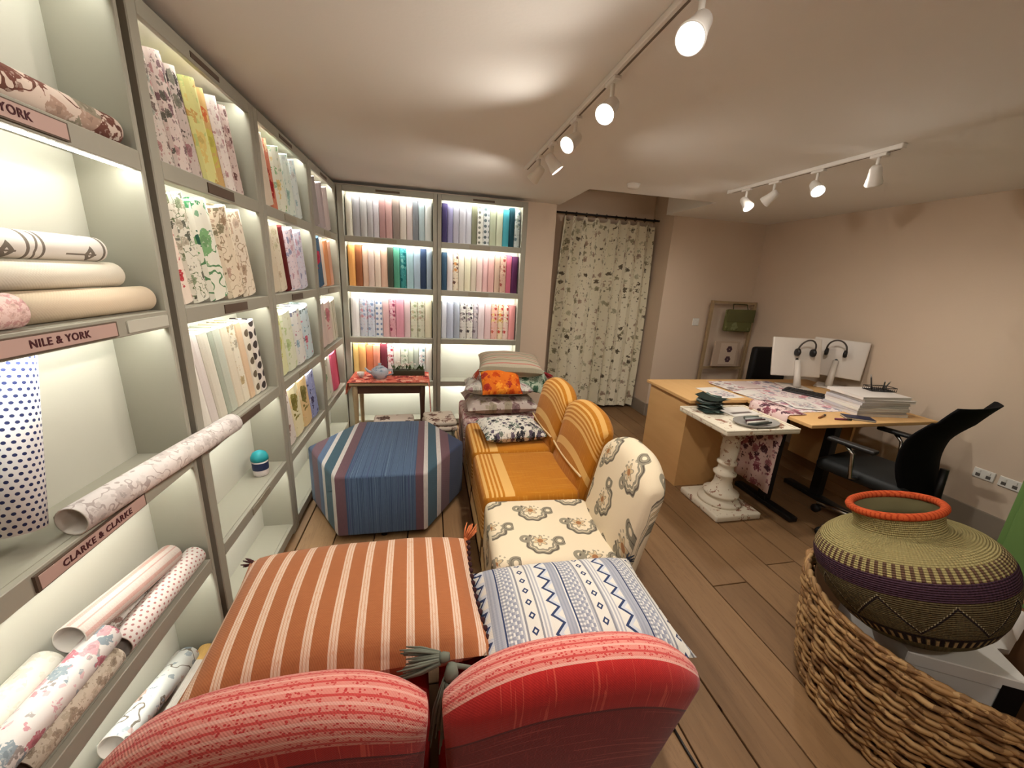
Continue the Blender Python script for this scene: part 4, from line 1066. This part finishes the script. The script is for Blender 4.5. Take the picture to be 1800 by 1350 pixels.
box('panel', -.17, .17, -.012, .012, 0, .30, plain(c(186, 164, 144), .9), hs, .004, 1); box('centre_field', -.09, .13, -.015, -.012, .03, .28, plain(c(204, 184, 164), .9), hs)
for zc in (.09, .21):
    fm = MB()
    for k in range(6): a = k*PI/3; fm.lathe([(.0, -.001), (.018, 0), (.0, .001)], 8, Matrix.Translation((.03+.022*math.cos(a), -.0165, zc+.022*math.sin(a))) @ Matrix.Rotation(H90, 4, 'X'), False)
    fm.build('flower_print', plain(c(84, 60, 66), .9), hs)
sw = thing('light_switch', 'white light switch on the back wall left of frame', 'switch', (3.08, YB, 1.16))
box('plate', -.042, .042, -.009, 0, -.042, .042, WHITE, sw, .003, 1); box('rocker', -.012, .012, -.014, -.009, -.02, .02, WHITE, sw, .002, 1)
for k, y in enumerate((1.73, 1.60)):
    so = thing('wall_socket', ('white wall socket above right skirting, nearer the office chair', 'white wall socket above right skirting, nearer the green cabinet')[k], 'socket', (XR, y, .40), 0, 'wall sockets')
    box('plate', -.009, 0, -.055, .055, -.035, .035, WHITE, so, .003, 1)
    for yy in (-.025, .025): box('switch', -.013, -.009, yy-.008, yy+.008, .008, .026, WHITE, so)
    for yy in (-.027, .027): box('pin_slots', -.0095, -.0088, yy-.012, yy+.012, -.022, .0, plain(c(90, 84, 78), .6), so)
# ------------------------------------------------------------------ wicker basket, box, pot, green cabinet
BX, BY, BR, BZ = 1.84, .78, .42, .46
bk = thing('wicker_basket', 'large round wicker basket at the right front', 'basket', (BX, BY, 0))
def mat_wicker():
    m = Mt('willow', c(150, 112, 70), .6, .3); inf = m.nt.nodes.new('ShaderNodeObjectInfo'); rnd = V(m.nt, inf.outputs['Random'])
    n = m.noise(m.coord('Object'), 16, 4); m.mix(rnd, c(178, 142, 96)); m.mix(n.gt(.52)*.7, c(104, 70, 40)); return m.done()
WIC = mat_wicker()
NR, NST = 30, 40
for k in range(NR):
    t = k/(NR-1); z = .015+(BZ-.03)*t; rr = .365+(BR-.365)*t
    rd = random.Random(k); ph = rd.uniform(0, 6.3); pts = []
    for i in range(NST*3):
        a = 2*PI*i/(NST*3); wv = .010*math.cos(a*NST/2+(PI if k % 2 else 0))
        zz = z+.007*math.sin(3*a+ph)+.005*math.sin(7*a+ph*2)
        r_ = rr+wv+.004*math.sin(5*a+ph); pts.append((r_*math.cos(a), r_*math.sin(a), zz))
    MB().tube(pts, rd.uniform(.0075, .0105), 6, True).build('willow_strand', WIC, bk, True)
for j in range(3):
    pts = [((BR+.004*math.sin(24*a+j*2.1))*math.cos(a), (BR+.006*math.cos(24*a+j*2.1))*math.sin(a), BZ-.006+.010*math.sin(20*a+j*2.1)) for a in [2*PI*i/160 for i in range(160)]]
    MB().tube(pts, .009, 6, True).build('rim_braid', WIC, bk, True)
for j in range(NST//2):
    a = 2*PI*j/(NST//2); MB().tube([(.362*math.cos(a), .362*math.sin(a), .01), (BR*.995*math.cos(a), BR*.995*math.sin(a), BZ+.004)], .006, 6).build('stake', WIC, bk, True)
MB().lathe([(.0, .008), (.335, .008), (.345, .02), (.392, BZ-.03), (.386, BZ-.03), (.338, .03), (.0, .02)], 48, None, False).build('lining', plain(c(96, 66, 40), .9), bk, True)
wb = thing('cardboard_box', 'white box inside the wicker basket under the woven pot', 'box', (1.545, .71, .025), math.atan2(-.5, .86))
CARD = plain(c(216, 212, 206), .7)
box('body', 0, .30, 0, .40, 0, .40, CARD, wb, .003, 1); box('lid', -.003, .303, -.003, .403, .36, .408, CARD, wb, .003, 1)
box('black_label', .24, .30, -.0045, -.0032, .26, .38, BLACK, wb)
cl_ = thing('white_cloth', 'crumpled white paper beside the box in wicker basket', 'paper', (2.05, .86, .38), .3)
v, f, uv = cushion_mesh(.30, .30, .12, 16, .0, .4, lambda s, t: .02*math.sin(7*s+3*t)+.015*math.sin(9*t-4*s))
obj('sheet', v, f, CARD, cl_, True, uv)
def pot():
    t = thing('woven_pot', 'round woven pot with purple band and orange rim', 'pot', (1.638, .751, .455), 0, None, (-.317, -.171, 0))
    RB, RW, RR, HW, HS, HR = .054, .25, .119, .256, .368, .438
    pf = [(.001, 0), (RB, 0)]+[(RB+(RW-RB)*math.cos(a), HW+HW*math.sin(a)) for a in [-PI/2+PI/2*k/8 for k in range(1, 9)]]
    pf += [(RR+(RW-RR)*math.cos(a), HW+(HS-HW)*math.sin(a)) for a in [PI/2*k/8 for k in range(1, 9)]]+[(RR-.004, HS+.02), (RR, HR)]
    sub = []
    for (a, b), (c_, d_) in zip(pf, pf[1:]):
        for k in range(5): q = k/5; sub.append((a+(c_-a)*q, b+(d_-b)*q))
    sub.append(pf[-1]); L = [0]
    for a, b in zip(sub, sub[1:]): L.append(L[-1]+math.hypot(b[0]-a[0], b[1]-a[1]))
    n = 96; v, uv, f = [], [], []
    for i, (r, z) in enumerate(sub):
        for k in range(n+1): a = 2*PI*k/n; v.append((r*math.cos(a), r*math.sin(a), z)); uv.append((k/n, L[i]))
    for i in range(len(sub)-1):
        for k in range(n): a = i*(n+1)+k; f.append((a, a+1, a+n+2, a+n+1))
    m = Mt('woven_grass', c(150, 136, 92), .85, .15); u, w_ = m.uv()
    straw, purple, olive, dark, tan = c(178, 164, 112), c(72, 48, 62), c(96, 84, 58), c(40, 30, 30), c(176, 150, 110)
    m.cur = olive
    m.mix(m.noise(m.vec(u*200, w_*120), 1, 2).gt(.55)*.6, c(72, 60, 44))
    m.mix(w_.lt(.215), c(104, 96, 66))
    m.mix(w_.btw(.215, .25)*((u*64).fr().lt(.5)), dark); m.mix(w_.btw(.215, .246)*((u*64).fr().btw(.6, .95)), tan)
    m.mix(w_.btw(.25, .262), dark)
    zz = ((u*9).tri()*.105)+.27
    m.mix((w_-zz).ab().lt(.0045), dark); m.mix((w_-zz).btw(.004, .010)*((u*220).fr().lt(.5)), c(170, 160, 130))
    m.mix(w_.gt(.392), purple); m.mix(m.noise(m.vec(u*160, w_*200), 1, 2).gt(.6)*w_.btw(.392, .445)*.5, c(52, 30, 44))
    tooth = ((u*72).fr().lt(.48))
    m.mix(w_.gt(.445), straw); m.mix(w_.btw(.445, .488)*tooth, c(96, 66, 60))
    m.mix(w_.gt(.45)*m.noise(m.vec(u*260, w_*160), 1, 2)*.45, c(128, 112, 70))
    hgt = (w_*900).sn()*.6+(u*900).sn()*.5
    mat = m.bump(hgt, .8, .004).done()
    obj('body', v, f, mat, t, True, uv)
    MB().lathe([(.113, .436), (.109, .39), (.115, .362), (.17, .335), (.21, .28)], 48, None, False).build('inner_wall', plain(c(120, 112, 78), .9), t, True)
    pts = [(.119*math.cos(a), .119*math.sin(a), .439) for a in [2*PI*i/64 for i in range(64)]]
    MB().tube(pts, .0125, 10, True).build('rim', stripes_u(c(206, 92, 50), ((0, .004, c(176, 66, 36)),), .012), t, True)
pot()
gc = thing('green_cabinet', 'green painted cabinet at the far right edge', 'cabinet', (2.80, .60, 0))
GRN = Mt('green_paint', c(104, 138, 78), .6, .25).done()
box('body', 0, .60, 0, .55, 0, 1.75, GRN, gc, .006, 2); box('door', -.018, 0, .03, .52, .10, 1.70, GRN, gc, .004, 1)
MB().tube([(-.018, .07, .95), (-.045, .07, .95), (-.045, .07, 1.05), (-.018, .07, 1.05)], .005, 8).build('handle', BRASS, gc, True)
cb = thing('power_cable', 'black cable with a metal plug lying on floorboards', 'cable', (.865, .88, 0))
MB().tube([(.0, 0, .006), (.003, -.06, .005), (.012, -.16, .005), (.03, -.30, .005), (.05, -.55, .005)], .0045, 8).build('cord', BLKM, cb, True)
MB().tube([(-.012, .018, .011), (0, -.005, .010)], [.010, .008], 10).build('plug', BRASS, cb, True)
